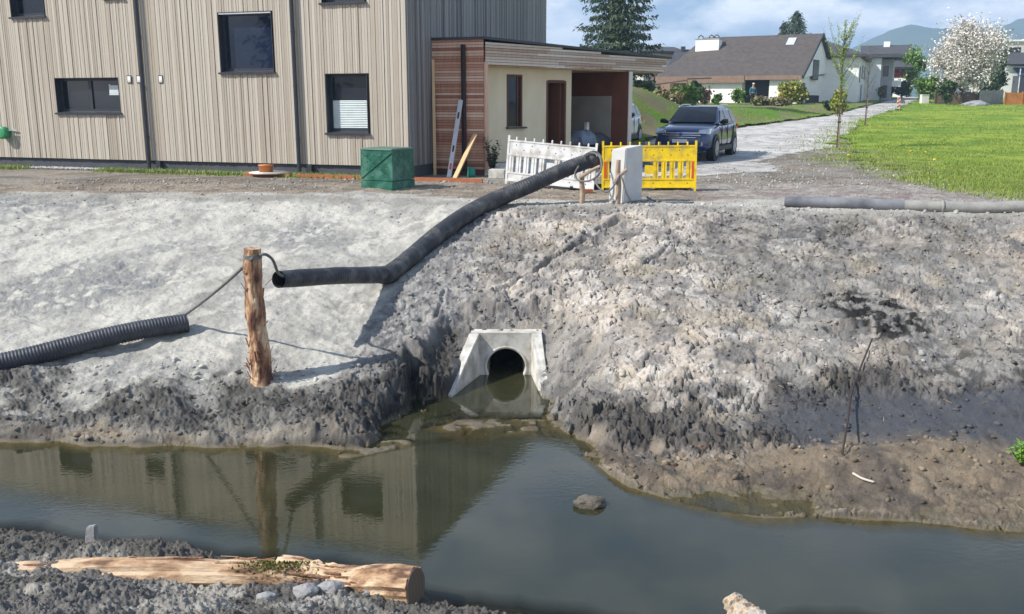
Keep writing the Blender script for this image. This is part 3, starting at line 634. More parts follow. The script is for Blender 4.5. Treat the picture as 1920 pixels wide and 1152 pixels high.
# windows
def window(kind, r_):
    s0, s1, z0, z1 = r_; D = .17
    m = MB(); t = .015                    # reveal lining
    m.box(s0, s0+t, -D, .030, z0, z1); m.box(s1-t, s1, -D, .030, z0, z1); m.box(s0+t, s1-t, -D, .031, z1-t, z1)
    fw = .065; y0, y1 = -D-.05, -D+.012
    a0, a1 = s0+t, s1-t
    m.box(a0, a0+fw, y0, y1, z0+.04, z1-t); m.box(a1-fw, a1, y0, y1, z0+.04, z1-t); m.box(a0+fw, a1-fw, y0, y1, z0+.04, z0+.04+fw); m.box(a0+fw, a1-fw, y0, y1, z1-t-fw, z1-t)
    if kind == 'side_by_side':
        mid = s0+(s1-s0)*.52; m.box(mid-.05, mid+.05, y0, y1+.004, z0+.04+fw, z1-t-fw)
    me = m.mesh('m'); me.transform(FM); fr = par(link('window', me, M['frame']), house)
    m = MB(); m.box(a0+fw-.01, a1-fw+.01, y0+.01, y0+.03, z0+.04+fw-.01, z1-t-fw+.01)
    me = m.mesh('m'); me.transform(FM); pn = link('pane', me, M['glass_blue'] if kind == 'square' else M['glass']); par(pn, house); pn.parent = fr; pn.matrix_parent_inverse = fr.matrix_basis.inverted()
    m = MB(); m.add([(s0-.05, .075, z0-.028), (s1+.05, .075, z0-.028), (s1+.05, -D, z0+.03), (s0-.05, -D, z0+.03), (s0-.05, .075, z0-.004), (s1+.05, .075, z0-.004), (s1+.05, -D, z0+.05), (s0-.05, -D, z0+.05)],
          [(3,2,1,0),(4,5,6,7),(0,1,5,4),(1,2,6,5),(2,3,7,6),(3,0,4,7)]); m.box(s0-.05, s1+.05, .076, .082, z0-.045, z0+.0)
    me = m.mesh('m'); me.transform(FM); sl = link('sill', me, M['frame']); sl.parent = fr
    if kind == 'blind':
        m = MB(); zz0, zz1 = z0+.11, z0+(z1-z0)*.55; n = 16
        for k in range(n):
            h = (zz1-zz0)/n; m.add([(a0+fw, y1-.012, zz0+k*h), (a1-fw, y1-.012, zz0+k*h), (a1-fw, y1+.006, zz0+k*h+h/2), (a0+fw, y1+.006, zz0+k*h+h/2), (a1-fw, y1-.012, zz0+k*h+h), (a0+fw, y1-.012, zz0+k*h+h)], [(0,1,2,3),(3,2,4,5)])
        me = m.mesh('m'); me.transform(FM); o = link('pleated_blind', me, M['blind']); o.parent = fr
    if kind == 'side_by_side':           # things on the inner sill seen through the pane
        m = MB(); q = s0+.16
        m.box(q, q+.30, y1-.02, y1-.012, z1-.42, z1-.2); m.box(q+.28, q+.33, y1-.021, y1-.014, z1-.44, z1-.17); m.box(q-.02, q+.34, y1-.021, y1-.014, z1-.46, z1-.42)
        me = m.mesh('m'); me.transform(FM); o = link('paper', me, M['blind']); o.parent = fr
    if kind == 'square':
        m = MB(); m.box(a0, a1, -D, .02, z1-.05, z1-t); me = m.mesh('m'); me.transform(FM); o = link('shutter_box', me, M['alu']); o.parent = fr
    return fr
for k_, r_ in WIN: window(k_, r_)
# downpipes
for (px, py) in ((272.5, 162), (558, 168)):
    s_ = fs(px, py)[0]
    m = MB(); m.tube([(s_, .105, .02), (s_, .105, ZT)], .052, 14); 
    for zz in (.9, 2.2, 3.5, 4.8): m.tube([(s_, .105, zz), (s_, .105, zz+.035)], .058, 14); m.box(s_-.008, s_+.008, .0, .06, zz+.006, zz+.03)
    me = m.mesh('m'); me.transform(FM); o = par(link('downpipe', me, M['frame'], smooth=False), house)
    m = MB(); m.box(s_-.33, s_-.20, -.04, .07, -.2, ZB-.01); me = m.mesh('m'); me.transform(FM); par(link('downpipe_shadow', me, M['frame']), house)  # dark box standing in for the downpipe's shadow on the plinth
def fplace(px, py, dy=0.03):
    s_, z_ = fs(px, py); return FM @ Vector((s_, dy, z_))
for i, (px, lab) in enumerate(((244, 'small white sample card in dark frame, left one of three on the slat wall'), (262, 'small white sample card in dark frame, right beside the left downpipe'), (303, 'small white sample card in dark frame, alone right of the left downpipe'))):
    c_ = fplace(px, 149); e = empty('wall_card', c_, lab, 'wall card', math.atan2(fd[1], fd[0]), 'framed cards on the timber wall')
    m = MB(); m.box(-.07, .07, .0, .012, -.10, .10); m.build('frame', M['frame'], e).rotation_euler = (0, 0, 0)
    m = MB(); m.box(-.05, .05, .0125, .017, -.08, .08); m.build('card', M['white_plastic'], e)
    for ch in e.children: ch.matrix_basis = Matrix.Diagonal((1, 1, 1, 1))
    e.rotation_euler = (0, 0, math.atan2(-fd[1], -fd[0])); 
    for ch in e.children: ch.matrix_basis = Matrix.Rotation(math.pi, 4, 'Z')
# hose reel on the wall
c_ = fplace(14, 249); e = empty('hose_reel', c_, 'green plastic garden hose reel fixed low on the timber wall', 'hose reel', math.atan2(-fd[1], -fd[0]))
m = MB(); m.tube([(0, -.02, 0), (0, -.05, 0), (0, -.19, 0), (0, -.21, 0)], [.10, .17, .17, .12], 20); m.build('drum', pm('reel_green', (.05,.32,.13), (.03,.22,.09), 5, .45, .1), e, True)
m = MB(); m.tube([(.12, -.1, .05), (.3, -.1, .07), (.32, -.07, -.02), (.24, -.08, -.2), (.15, -.1, -.24), (.10, -.12, -.12)], .012, 8); m.build('hose', pm('hose_green', (.12,.45,.2), None, 5, .5, 0), e, True)
m = MB(); m.bar((.1, -.03, .08), (.42, -.03, .06), .02, .03); m.build('bracket', M['alu'], e)

# ================================================================ CARPORT ANNEX
KA = Vector((-.70, 23.87, 0)); WA = Vector((-2.03, 24.32, 0)); fr_ = Vector((.677, .736, 0)).normalized(); bk = Vector((-fr_.y, fr_.x, 0))
annex = empty('carport', (KA.x, KA.y, 0), 'low flat roofed carport with yellow plywood room and reddish slat walls beside the house', 'carport')
AM = Matrix(((fr_.x, bk.x, 0, KA.x), (fr_.y, bk.y, 0, KA.y), (0, 0, 1, 0), (0, 0, 0, 1)))     # x along the front, y to the back
def abuild(m, name, mat, smooth=False, tone=None):
    me = m.mesh(name); me.transform(AM)
    bm = bmesh.new(); bm.from_mesh(me); bmesh.ops.recalc_face_normals(bm, faces=bm.faces); bm.to_mesh(me); bm.free()
    o = link(name, me, mat, None, smooth); par(o, annex)
    if tone: tones(me, tone)
    return o
Wl = AM.inverted() @ WA                  # where the left wall meets the house, in annex axes
def ztop(x): return 3.36-.026*x
def hboards(p, q, z0, z1f, th=.022, nrm=None):    # horizontal slats from p to q (annex axes)
    m = MB(); p = Vector((*p, 0)); q = Vector((*q, 0)); d = (q-p).normalized(); n_ = Vector((d.y, -d.x, 0)); Ls = (q-p).length; z = z0
    while z < min(z1f(0), z1f(Ls))-.02 or z < max(z1f(0), z1f(Ls))-.03:
        h = .058; a = 0
        while a < Ls-.01:
            b_ = min(Ls, a+rb.uniform(1.6, 3.2)); t_ = rb.choice([th-.006, th, th+.005])
            za = min(z+h, z1f(a)-.003); zb_ = min(z+h, z1f(b_)-.003)
            if za > z+.01 and zb_ > z+.01:
                A = p+d*a; B_ = p+d*(b_-.004); o_ = n_*t_
                m.add([(A.x, A.y, z), (B_.x, B_.y, z), (B_.x+o_.x, B_.y+o_.y, z), (A.x+o_.x, A.y+o_.y, z), (A.x, A.y, za), (B_.x, B_.y, zb_), (B_.x+o_.x, B_.y+o_.y, zb_), (A.x+o_.x, A.y+o_.y, za)],
                      [(3,2,1,0),(4,5,6,7),(0,1,5,4),(1,2,6,5),(2,3,7,6),(3,0,4,7)])
            a = b_
        z += h+.010
    return m
abuild(hboards((Wl.x, Wl.y), (.0, .0), .16, lambda a: 3.34), 'left_cladding', M['clad_red'], tone=8)
abuild(hboards((.03, -.02), (8.05, -.02), 2.74, lambda a: ztop(a)-.02), 'fascia', M['clad_grey'], tone=8)
m = MB(); m.box(.01, 8.02, .0, .10, 2.78, 3.12); abuild(m, 'fascia_core', M['darkwood'])
m = MB(); m.box(.0, .11, -.045, -.0, .16, 2.8); abuild(m, 'corner_board', M['clad_red'], tone=8)
m = MB()                                  # left wall core
d_ = Vector((-Wl.x, -Wl.y, 0)); m.prism([(Wl.x+.03, Wl.y+.02), (.02, .03), (.14, .12), (.14, 3.2), (Wl.x+.3, Wl.y+.3)], .0, 3.15); 
m2 = MB(); m2.prism([(Wl.x+.02, Wl.y+.03), (.02, .01), (.12, .14), (Wl.x+.12, Wl.y+.2)], -.3, 3.2); abuild(m2, 'left_wall', M['darkwood'])
m = MB(); m.prism([(Wl.x-.05, Wl.y-.08), (-.06, -.10), (8.25, -.10), (8.25, 3.9), (Wl.x+1.2, 3.9)], 3.34, 3.40)
for i_ in range(len(m.v)): x_, y_, z_ = m.v[i_]; m.v[i_] = (x_, y_, z_-.026*max(0, x_))
abuild(m, 'roof', M['frame'])
m = MB(); m.prism([(.14, .11), (8.15, .11), (8.15, 3.8), (.6, 3.8)], 2.70, 2.74); abuild(m, 'soffit', M['wood_pale'])
# plywood front wall with window and door
YI = .42; IM = AM @ Matrix.Translation((0, YI, 0)); P0 = IM @ Vector((0, 0, 0))
def as_(px, py): return onplane(px, py, P0, (fr_.x, fr_.y))
XE = as_(1071, 200)[0]; wl = as_(950, 190)[0]; wr = as_(979, 190)[0]; wt = as_(964, 140)[1]; wb = as_(964, 238)[1]; dl_ = as_(1025, 200)[0]; dr_ = as_(1060, 200)[0]; dt = as_(1042, 152)[1]
ZF = .28
m = MB(); y0, y1 = YI, YI+.12
m.box(.10, wl, y0, y1, ZF, 2.70); m.box(wl, wr, y0, y1, ZF, wb); m.box(wl, wr, y0, y1, wt, 2.70); m.box(wr, dl_, y0, y1, ZF, 2.70); m.box(dl_, dr_, y0, y1, dt, 2.70); m.box(dr_, XE, y0, y1, ZF, 2.70)
abuild(m, 'plywood_wall', M['ply'])
m = MB(); m.box(XE-.14, XE-.0, y1, 3.3, ZF, 2.70); abuild(m, 'room_end_wall', M['ply'])
m = MB(); m.box(wl, wl+.05, y0+.0-.01, y1+.01, wb, wt); m.box(wr-.05, wr, y0-.01, y1+.01, wb, wt); m.box(wl+.05, wr-.05, y0-.01, y1+.01, wt-.05, wt); m.box(wr-.16, wr-.11, y0+.04, y1, wb, wt-.05); wf = abuild(m, 'window', M['darkwood'])
m = MB(); m.box(wl+.05, wr-.05, y0+.06, y0+.075, wb, wt-.05); o = abuild(m, 'pane', M['glass']); o.parent = wf
m = MB(); m.box(wl-.03, wr+.10, y0-.10, y0+.05, wb-.05, wb-.005); o = abuild(m, 'sill', M['frame']); o.parent = wf
m = MB(); m.box(dl_-.02, dl_+.05, y0-.012, y1+.01, ZF, dt); m.box(dr_-.05, dr_+.02, y0-.012, y1+.01, ZF, dt); m.box(dl_+.05, dr_-.05, y0-.012, y1+.01, dt-.06, dt+.02); df = abuild(m, 'door_frame', M['darkwood'])
m = MB(); m.box(dr_-.10, dr_-.05, y1, y1+.62, ZF+.02, dt-.07); o = abuild(m, 'door', M['redwood']); o.parent = df
m = MB(); m.tube([(dr_-.12, y1+.52, 1.32), (dr_-.16, y1+.52, 1.32), (dr_-.16, y1+.40, 1.32)], .012, 8); o = abuild(m, 'door_handle', M['alu']); o.parent = df
m = MB(); m.box(.14, XE-.14, 2.6, 2.66, ZF, 2.70); abuild(m, 'room_back_wall', M['darkwood'])
m = MB(); m.box(.02, 6.32, .03, 3.6, -.25, ZF-.015); abuild(m, 'foundation', M['concrete'])
m = MB(); m.box(XE, 6.2, 3.15, 3.22, ZF, 2.70); abuild(m, 'back_wall', M['darkwood'])
m = MB(); m.box(6.10, 6.137, .62, 3.1, ZF+.02, 2.0); abuild(m, 'lining_panel', pm('grey_board', (.36,.34,.30), (.30,.28,.25), 2, .9, .1))
XR = as_(1178, 200)[0]
m = MB(); m.box(6.14, 6.26, .0, 3.5, ZF-.2, 2.70); abuild(m, 'end_wall', M['redwood'])
abuild(hboards((6.265, .0), (6.265, 3.5), .15, lambda a: 2.70), 'end_cladding', M['clad_grey'], tone=8)
m = MB(); m.box(6.12, 6.29, -.03, -.002, .1, 2.70); abuild(m, 'corner_trim', M['clad_grey'], tone=8)
# annex downpipe standing before the reddish wall
dp = Wl*.36; n_ = Vector((-Wl.x, -Wl.y, 0)).normalized(); n_ = Vector((n_.y, -n_.x, 0))
q_ = Vector((dp.x, dp.y, 0))+n_*.10
m = MB(); m.box(q_.x-.045, q_.x+.045, q_.y-.04, q_.y+.04, .1, 3.22); abuild(m, 'downpipe', pm('brown_pipe', (.035,.02,.02), None, 4, .5, .05))
# stuff standing around
def gl(x, y): return 0.0
def leaning(name, p_bot, p_top, w_, t_, mat, label, cat, extra=None):
    p_bot = Vector(p_bot); p_top = Vector(p_top)
    e = MB(); e.bar((0, 0, 0), p_top-p_bot, w_, t_); o = e.build(name, mat, None, bevel=.003); o.location = p_bot
    return tag(o, label, cat)
def afree(x, y, z): return AM @ Vector((x, y, z))
def pw(px, py, off):                     # point on the sight line where it meets a plane `off` m before the annex left wall
    ww = (KA-WA).normalized(); n2_ = Vector((ww.y, -ww.x, 0)); Pp = WA+n2_*off
    s_, z_ = onplane(px, py, Pp, (ww.x, ww.y)); q = Pp+ww*s_; return Vector((q.x, q.y, z_))
b0 = pw(816, 344, .30); b1 = pw(812, 112, .05); b0.z = .0
leaning('timber_batten', b0, b1, .075, .05, M['wood_pale'], 'tall pale timber batten leaning upright against the reddish slat wall', 'batten')
b0 = pw(842, 344, .75); b1 = pw(864, 188, .15); b0.z = 0
e = empty('spirit_level', b0, 'long aluminium levelling bar leaning on the reddish slat wall', 'level'); dd_ = b1-b0
m = MB(); m.bar((0, 0, 0), dd_, .115, .04); o = m.build('bar', M['alu'], e, bevel=.004)
for k in (.10, .33, .76):
    m = MB(); p_ = dd_*k; p_ = p_+Vector((-.0, -.023, 0)); m.bar(p_, p_+dd_.normalized()*.16, .05, .012)
    m.build('hand_hole' if k != .10 else 'red_sticker', M['black'] if k != .10 else M['red_reflect'], e)
b0 = pw(853, 346, .95); b1 = pw(891, 252, .35); b0.z = 0
leaning('short_plank', b0, b1, .15, .03, M['wood_pale'], 'short wide pale plank leaning slantwise against the carport corner', 'plank')
b0 = pw(884, 336, .5); m = MB(); m.tube([(0,0,0),(0,0,.02),(0,0,.22),(0,0,.24)], [.10,.11,.09,.07], 14); o = m.build('small_bucket', pm('bucket_teal', (.02,.25,.2), None, 5, .5, .1), None, True); o.location = (b0.x, b0.y, 0.0)
tag(o, 'small teal bucket on the grass at the foot of the leaning plank', 'bucket')
# potted shrub by the corner, on a concrete block
b0 = at(925, 300, 24.3)
def clutter():
    E = empty('covered_workbench', AM @ Vector((4.9, .9, ZF-.02)), 'workbench heaped with dark covered building material inside the carport', 'workbench')
    m = MB(); m.box(-1.3, 1.0, -.35, .35, .62, .70)
    for (x_, y_) in ((-1.25,-.3),(-1.25,.3),(.9,-.3),(.9,.3)): m.box(x_-.04, x_+.04, y_-.04, y_+.04, 0, .619)
    m.build('bench', M['darkwood'], E); 
    def heap(x0, x1, h, mat, nm, sd, z0):
        r_ = random.Random(sd); m = MB(); nx, ny = 14, 8
        for j in range(ny):
            for i in range(nx):
                u_, v_ = i/(nx-1), j/(ny-1); ed = min(1, 5*min(u_, 1-u_, v_, 1-v_))
                m.v.append((x0+(x1-x0)*u_, -.45+.9*v_, z0+ed*h*(.6+.5*r_.random())-(1-ed)*.25))
        for j in range(ny-1):
            for i in range(nx-1): a = j*nx+i; m.f.append((a, a+1, a+nx+1, a+nx))
        o = m.build(nm, mat, E, True); md = o.modifiers.new('s', 'SOLIDIFY'); md.thickness = .02
    heap(-1.2, -.1, .25, M['tarp_grey'], 'sheet_heap', 1, .72); heap(-.3, .6, .32, M['tarp_blue'], 'tarpaulin', 2, .72); heap(.4, 1.35, .2, M['tarp_grey'], 'sheet_cover', 3, .70)
    m = MB(); m.box(.55, .68, .1, .2, .7, 1.35); m.build('foam_strip', M['white_plastic'], E)
    E.rotation_euler = (0, 0, math.atan2(fr_.y, fr_.x)); E.scale = (.95, .9, .72)
clutter()
m = MB(); 
for k in range(7): m.box(-.6, .6, -.5+.15*k, -.40+.15*k, .26, .285)
for x_ in (-.55, 0, .55): m.box(x_-.05, x_+.05, -.5, .5, .18, .26)
m.box(-.6, .6, -.5, -.4, 0, .1); m.box(-.6, .6, -.05, .05, 0, .1); m.box(-.6, .6, .4, .5, 0, .1); 
for x_ in (-.55, 0, .55):
    for y_ in (-.45, 0, .45): m.box(x_-.05, x_+.05, y_-.05, y_+.05, .1, .18)
o = m.build('wooden_pallet', M['redwood'], None); o.location = AM @ Vector((4.3, -.4, .02)); o.rotation_euler = (0, 0, math.atan2(fr_.y, fr_.x)); tag(o, 'reddish wooden pallet on the ground before the open carport bay', 'pallet')
r_ = random.Random(8); m = MB(); nx, ny = 16, 12
for j in range(ny):
    for i in range(nx):
        u_, v_ = i/(nx-1)*2-1, j/(ny-1)*2-1; q = max(0, 1-(u_*u_+v_*v_)*.8); m.v.append((u_*.8, v_*.6, .62*q**.6*(.8+.35*r_.random())))
for j in range(ny-1):
    for i in range(nx-1): a = j*nx+i; m.f.append((a, a+1, a+nx+1, a+nx))
o = m.build('tarpaulin_heap', M['tarp_grey'], None, True); o.location = AM @ Vector((5.75, -.75, .02)); o.rotation_euler = (0, 0, .8); tag(o, 'dark grey tarpaulin heap on the ground at the right end of the carport', 'tarpaulin')
# ================================================================ THINGS ON THE SITE
# --- culvert headwall: rear wall with a round hole, two sloping wings, the pipe
cul = empty('culvert_headwall', (-.08, 12.75, W), 'pale concrete culvert outlet with splayed wing walls and round black pipe mouth', 'culvert')
def cb(m, name, mat, smooth=False, bevel=0): 
    o = m.build(name, mat, None, smooth, bevel); return par(o, cul)
cx, cz, cr = -.085, -1.835, .275
m = MB(); n = 48; x0, x1, z0, z1 = -.58, .42, W-.35, -1.335; out = []
for k in range(n):
    a = 2*math.pi*k/n; ca, sa = math.cos(a), math.sin(a)
    ts = [((x1-cx)/ca) if ca > 1e-6 else ((x0-cx)/ca) if ca < -1e-6 else 9, ((z1-cz)/sa) if sa > 1e-6 else ((z0-cz)/sa) if sa < -1e-6 else 9]
    t = min(ts); out.append((cx+ca*t, cz+sa*t))
for cxx, czz in ((x0, z0), (x1, z0), (x1, z1), (x0, z1)):
    j = min(range(n), key=lambda i: math.hypot(out[i][0]-cxx, out[i][1]-czz)); out[j] = (cxx, czz)
for yv in (12.75, 12.99):
    for (ox, oz) in out: m.v.append((ox, yv, oz))
    for k in range(n): a = 2*math.pi*k/n; m.v.append((cx+cr*math.cos(a), yv, cz+cr*math.sin(a)))
for k in range(n):
    j = (k+1) % n; m.f += [(k, j, n+j, n+k), (2*n+k, 3*n+k, 3*n+j, 2*n+j), (k, 2*n+k, 2*n+j, j), (n+k, n+j, 3*n+j, 3*n+k)]
cb(m, 'rear_wall', M['concrete'])
m = MB(); ri = cr+.0; nn = 40
for yv, rr in ((12.765, cr+.035), (12.742, cr+.035), (12.742, cr-.004), (12.765, cr-.004), (21, cr-.004)):
    for k in range(nn): a = 2*math.pi*k/nn; m.v.append((cx+rr*math.cos(a), yv, cz+rr*math.sin(a)))
for i in range(4):
    for k in range(nn): j = (k+1) % nn; m.f.append((i*nn+k, i*nn+j, (i+1)*nn+j, (i+1)*nn+k))
m.f.append(tuple(4*nn+k for k in range(nn))); cb(m, 'pipe', M['concrete'], True)
def wing(name, bi, bo, fi, fo, zb=-1.335, zf=W+.035):
    m = MB(); zl = W-.35
    v = [(*bi, zl), (*bo, zl), (*fo, zl), (*fi, zl), (*bi, zb), (*bo, zb), (*fo, zf), (*fi, zf)]
    m.add(v, [(0,1,2,3),(4,7,6,5),(0,4,5,1),(1,5,6,2),(2,6,7,3),(3,7,4,0)])
    bm_o = cb(m, name, M['concrete'], False, .008)
wing('wing_wall', (-.455, 12.748), (-.60, 12.748), (-.79, 11.72), (-.90, 11.78)); wing('wing_wall', (.272, 12.748), (.42, 12.748), (.385, 11.72), (.50, 11.78))
# --- the long black hose over the crest
hx = [((1112,299),17.45),((1060,318),17.25),((1000,345),17.0),((950,366),16.75),((905,386),16.45),((860,412),16.0),((820,442),15.6),((785,468),15.25),((755,492),14.95),((728,513),14.65)]
def onray(px, py, off, y0=9, y1=18):
    a, b, c = ray(px, py); yv = np.linspace(y0, y1, 400); t = yv/b; xv = a*t; zv = H+c*t
    hv = detail(xv[None, :], yv[None, :])[0][0]+off; i = int(np.argmax(zv < hv)); return Vector((float(xv[i]), float(yv[i]), float(zv[i])))
pts = [at(*p, Yv) for p, Yv in hx]
pts[4] = onray(905, 386, .15); pts[5] = onray(860, 412, .14)
for i_, p_ in ((6, (820, 440)), (7, (788, 468)), (8, (757, 494)), (9, (726, 516))): pts[i_] = onray(*p_, .125)
pts[6] = (pts[5]+pts[7])/2*.5+pts[6]*.5; pts[3] = (at(950, 366, 16.9))
def spline(pts, n):
    out = []
    for i in range(len(pts)-1):
        p0, p1, p2, p3 = pts[max(i-1, 0)], pts[i], pts[i+1], pts[min(i+2, len(pts)-1)]
        for k in range(n):
            t = k/n; out.append(.5*((2*p1)+(-p0+p2)*t+(2*p0-5*p1+4*p2-p3)*t*t+(-p0+3*p1-3*p2+p3)*t**3))
    return out+[pts[-1]]
hose = empty('drainage_hose', pts[-1], 'thick black drainage hose running down over the bank crest to an open end', 'hose')
def ribbed(pts, r, pitch, amp, nn=20, wob=.0, cap=False, inner=.85):
    L_ = [0]
    for a, b in zip(pts, pts[1:]): L_.append(L_[-1]+(b-a).length)
    m = MB(); pp = []; rr = []; s_ = 0; i = 0
    st = pitch/4
    while s_ < L_[-1]:
        while L_[i+1] < s_: i += 1
        t = (s_-L_[i])/(L_[i+1]-L_[i]); pp.append(pts[i].lerp(pts[i+1], t))
        q = r(s_/L_[-1]) if callable(r) else r; rr.append(q+amp*math.cos(s_/pitch*2*math.pi)+wob*math.sin(s_*5.3)*math.sin(s_*2.1)); s_ += st
    m.tube(pp, rr, nn, cap); return m, pp, rr
sp = spline(pts, 10)
m, pp, rr = ribbed(sp, lambda t: .135+.015*math.sin(t*3.1), .05, .0042, 22, .003)
o = m.build('upper_hose', M['hose'], None, True); par(o, hose)
Pe = Vector((-3.02, 11.85, -.40)); kink = pts[-1]
p2 = [kink+Vector((.02, .04, .0)), kink.lerp(Pe, .25)+Vector((0, 0, .012)), kink.lerp(Pe, .5)+Vector((0, 0, .02)), kink.lerp(Pe, .75)+Vector((0, 0, .012)), Pe]
sp2 = spline(p2, 10)
m, pp2, rr2 = ribbed(sp2, lambda t: .128-.018*t, .055, .004, 22, .003)
o = m.build('lower_hose', M['hose'], None, True); par(o, hose)
m = MB(); m.tube([p_ for p_ in pp2[::-1][:30]], [q*.9 for q in rr2[::-1][:30]], 20, False); m.f.append(tuple(range(29*20, 30*20))); par(m.build('hose_bore', M['black'], None, True), hose)
m = MB(); d_ = (sp2[2]-sp2[0]).normalized(); m.tube([kink-d_*.13, kink-d_*.02, kink+d_*.13], [.142, .148, .14], 22); par(m.build('coupling', M['hose'], None, True), hose)
# upper end rim
m = MB(); d_ = (sp[0]-sp[2]).normalized(); m.tube([sp[0]-d_*.10, sp[0]+d_*.02], [.15, .152], 22); par(m.build('end_collar', M['hose'], None, True), hose)
# --- stripped post and its ropes
pb = onray(490, 716, .0); pb.z -= .02
post = empty('mooring_post', pb, 'peeled reddish brown log post driven upright into the bank', 'post')
m = MB(); hgt = at(476, 466, pb.y).z-pb.z; rs = random.Random(5); pl_ = []; rl = []
for k in range(34):
    t = k/33; pl_.append((.012*math.sin(t*7)-.02*t, 0, -.25+(hgt+.25)*t)); rl.append((.148-.045*t**.8)*(1+.05*math.sin(t*23)+rs.uniform(-.03, .03)))
m.tube(pl_, rl, 26, True, .07, 9); mk_ = len(m.f)
for k in range(26):                       # loose bark and splinters at the foot and on the sides
    a = rs.uniform(2.4, 6.6); zz = rs.uniform(.02, .45) if k < 18 else rs.uniform(.4, 1.4); r_ = .14-.03*zz/1.7
    p_ = Vector((math.cos(a)*r_, math.sin(a)*r_, zz)); q_ = p_+Vector((math.cos(a)*rs.uniform(.01, .10), math.sin(a)*.05, rs.uniform(.03, .16)))
    m.bar(p_, q_, rs.uniform(.008, .025), .006)
m.build('shaft', M['post'], post, mark=mk_, mat2=pm('bark_red', (.30,.12,.07), (.20,.07,.045), 20, .85, .3))
m = MB(); m.tube([(pl_[-3][0], 0, hgt-.10), (pl_[-3][0], 0, hgt-.075)], .112, 20); m.tube([(pl_[-3][0], 0, hgt-.125), (pl_[-3][0], 0, hgt-.105)], .113, 20); m.build('rope_turns', M['rope'], post)
topL = pb+Vector((0, -.06, hgt-.10))
# --- corrugated pipe on the left
cp = []
c0_ = onray(352, 605, .125); c1_ = onray(60, 663, .115)
for k in (0, .25, .5, .75, 1.0, 1.25, 1.6, 2.2, 3.2): cp.append(c0_.lerp(c1_, k)+Vector((0, 0, .03*math.sin(k*4)-.01*k*k)))
cps = spline(cp, 8)
cor = empty('corrugated_pipe', cp[0], 'dark blue-grey corrugated drain pipe lying along the left bank', 'pipe')
m, ppc, rrc = ribbed(cps, .128, .042, .0055, 24); par(m.build('pipe_shell', M['corr'], None, True), cor)
m = MB(); m.tube(ppc[:20], [.112]*20, 20, False); m.f.append(tuple(range(19*20, 20*20))); par(m.build('bore', M['black'], None, True), cor)
def sag(p, q, s_, n=14): 
    p = Vector(p); q = Vector(q); return [p.lerp(q, k/n)-Vector((0, 0, s_*4*(k/n)*(1-k/n))) for k in range(n+1)]
m = MB(); m.tube(sag(cp[0]+Vector((-.02, 0, .12)), topL+Vector((.02, -.07, 0)), .03), .021, 8); tag(m.build('rope', M['rope'], None, True), 'taut grey rope from the corrugated pipe up to the post top', 'rope', 'ropes tied to the post')
m = MB(); a_ = topL+Vector((.09, 0, .03)); m.tube(spline([a_, a_+Vector((.07, .02, .0)), a_.lerp(Pe, .45)+Vector((.06, 0, .08)), a_.lerp(Pe, .8)+Vector((.05, 0, .02)), Pe+Vector((.09, .06, .02))], 6), .019, 8)
tag(m.build('rope', M['rope'], None, True), 'short dark rope from the post top to the open hose end', 'rope', 'ropes tied to the post')
# --- grey pipe on the right plateau
pr = []
for (px, py, yv) in ((1471,381,16.65),(1560,382.5,16.4),(1660,384.5,16.15),(1762,388,15.95),(1850,390,15.8),(1960,392,15.65),(2200,396,15.4)):
    v_ = at(px, py, yv); v_.z = max(v_.z, (bh(v_.x, v_.y) if v_.x < 10.2 else 0)+.085); pr.append(v_)
prs = spline(pr, 6); gp = empty('drain_pipe', pr[0], 'grey plastic drain pipe half coated in dried mud lying on the crest', 'pipe')
m = MB(); m.tube(prs[:10], .098, 22, False); m.tube(prs[9:], .098, 22, False)
k_ = 15; m1 = MB(); m1.tube(prs[:k_], .098, 22, False); par(m1.build('clean_section', M['pvc'], None, True), gp)
m1 = MB(); m1.tube(prs[k_-1:], .0985, 22, False); par(m1.build('muddy_section', M['pvc_mud'], None, True), gp)
for dk_ in (0, 1.25): 
    c0 = prs[18].lerp(prs[19], .3)+Vector((.27*dk_, -.01*dk_, 0)); d_ = (prs[20]-prs[18]).normalized(); m1 = MB(); m1.tube([c0-d_*.02, c0+d_*.02], .113, 22); par(m1.build('socket_ring', M['pvc_mud'], None, True), gp)
m1 = MB(); m1.tube([prs[0]+Vector((.002,0,0)), prs[1]], .085, 20); par(m1.build('bore', M['black'], None, True), gp)
# --- concrete block, stakes, cable
bp_ = [(1.76, 17.12), (2.0, 16.93), (2.42, 17.42), (2.18, 17.61)]; zb0 = bh(2.0, 17.1)
m = MB(); v = [(x_, y_, zb0-.1) for x_, y_ in bp_]+[(bp_[0][0]+.05, bp_[0][1], 1.0), (bp_[1][0]+.045, bp_[1][1]+.02, 1.02), (bp_[2][0], bp_[2][1], 1.06), (bp_[3][0], bp_[3][1], 1.05)]
cbp = Vector((2.09, 17.27, zb0)); m.add([tuple(Vector(q)-cbp) for q in v], [(3,2,1,0),(4,5,6,7),(0,1,5,4),(1,2,6,5),(2,3,7,6),(3,0,4,7)])
o = m.build('concrete_block', M['concrete_pale'], None, bevel=.015); o.location = cbp; tag(o, 'upright pale concrete block standing before the yellow barrier', 'concrete block')
def stake(px, pyb, pyt, yv, label, arm):
    p_ = at(px, pyb, yv); p_.z = bh(p_.x, p_.y); t_ = at(px, pyt, yv)
    e = empty('wooden_stake', p_, label, 'stake', 0, 'stakes holding the hose end')
    h_ = t_.z-p_.z; m = MB(); m.tube([(0, 0, -.15), (.01, 0, h_*.4), (-.01, 0, h_*.75), (0, 0, h_)], [.045, .05, .047, .04], 10, True, .15); m.build('upright', M['stick'], e)
    m = MB(); a0, a1 = at(*arm[0], yv-.06)-p_, at(*arm[1], yv-.06)-p_; m.tube([a0, (a0+a1)/2+Vector((0, 0, .01)), a1], [.038, .035, .03], 9, True, .15); m.build('crosspiece', M['stick'], e)
    return p_
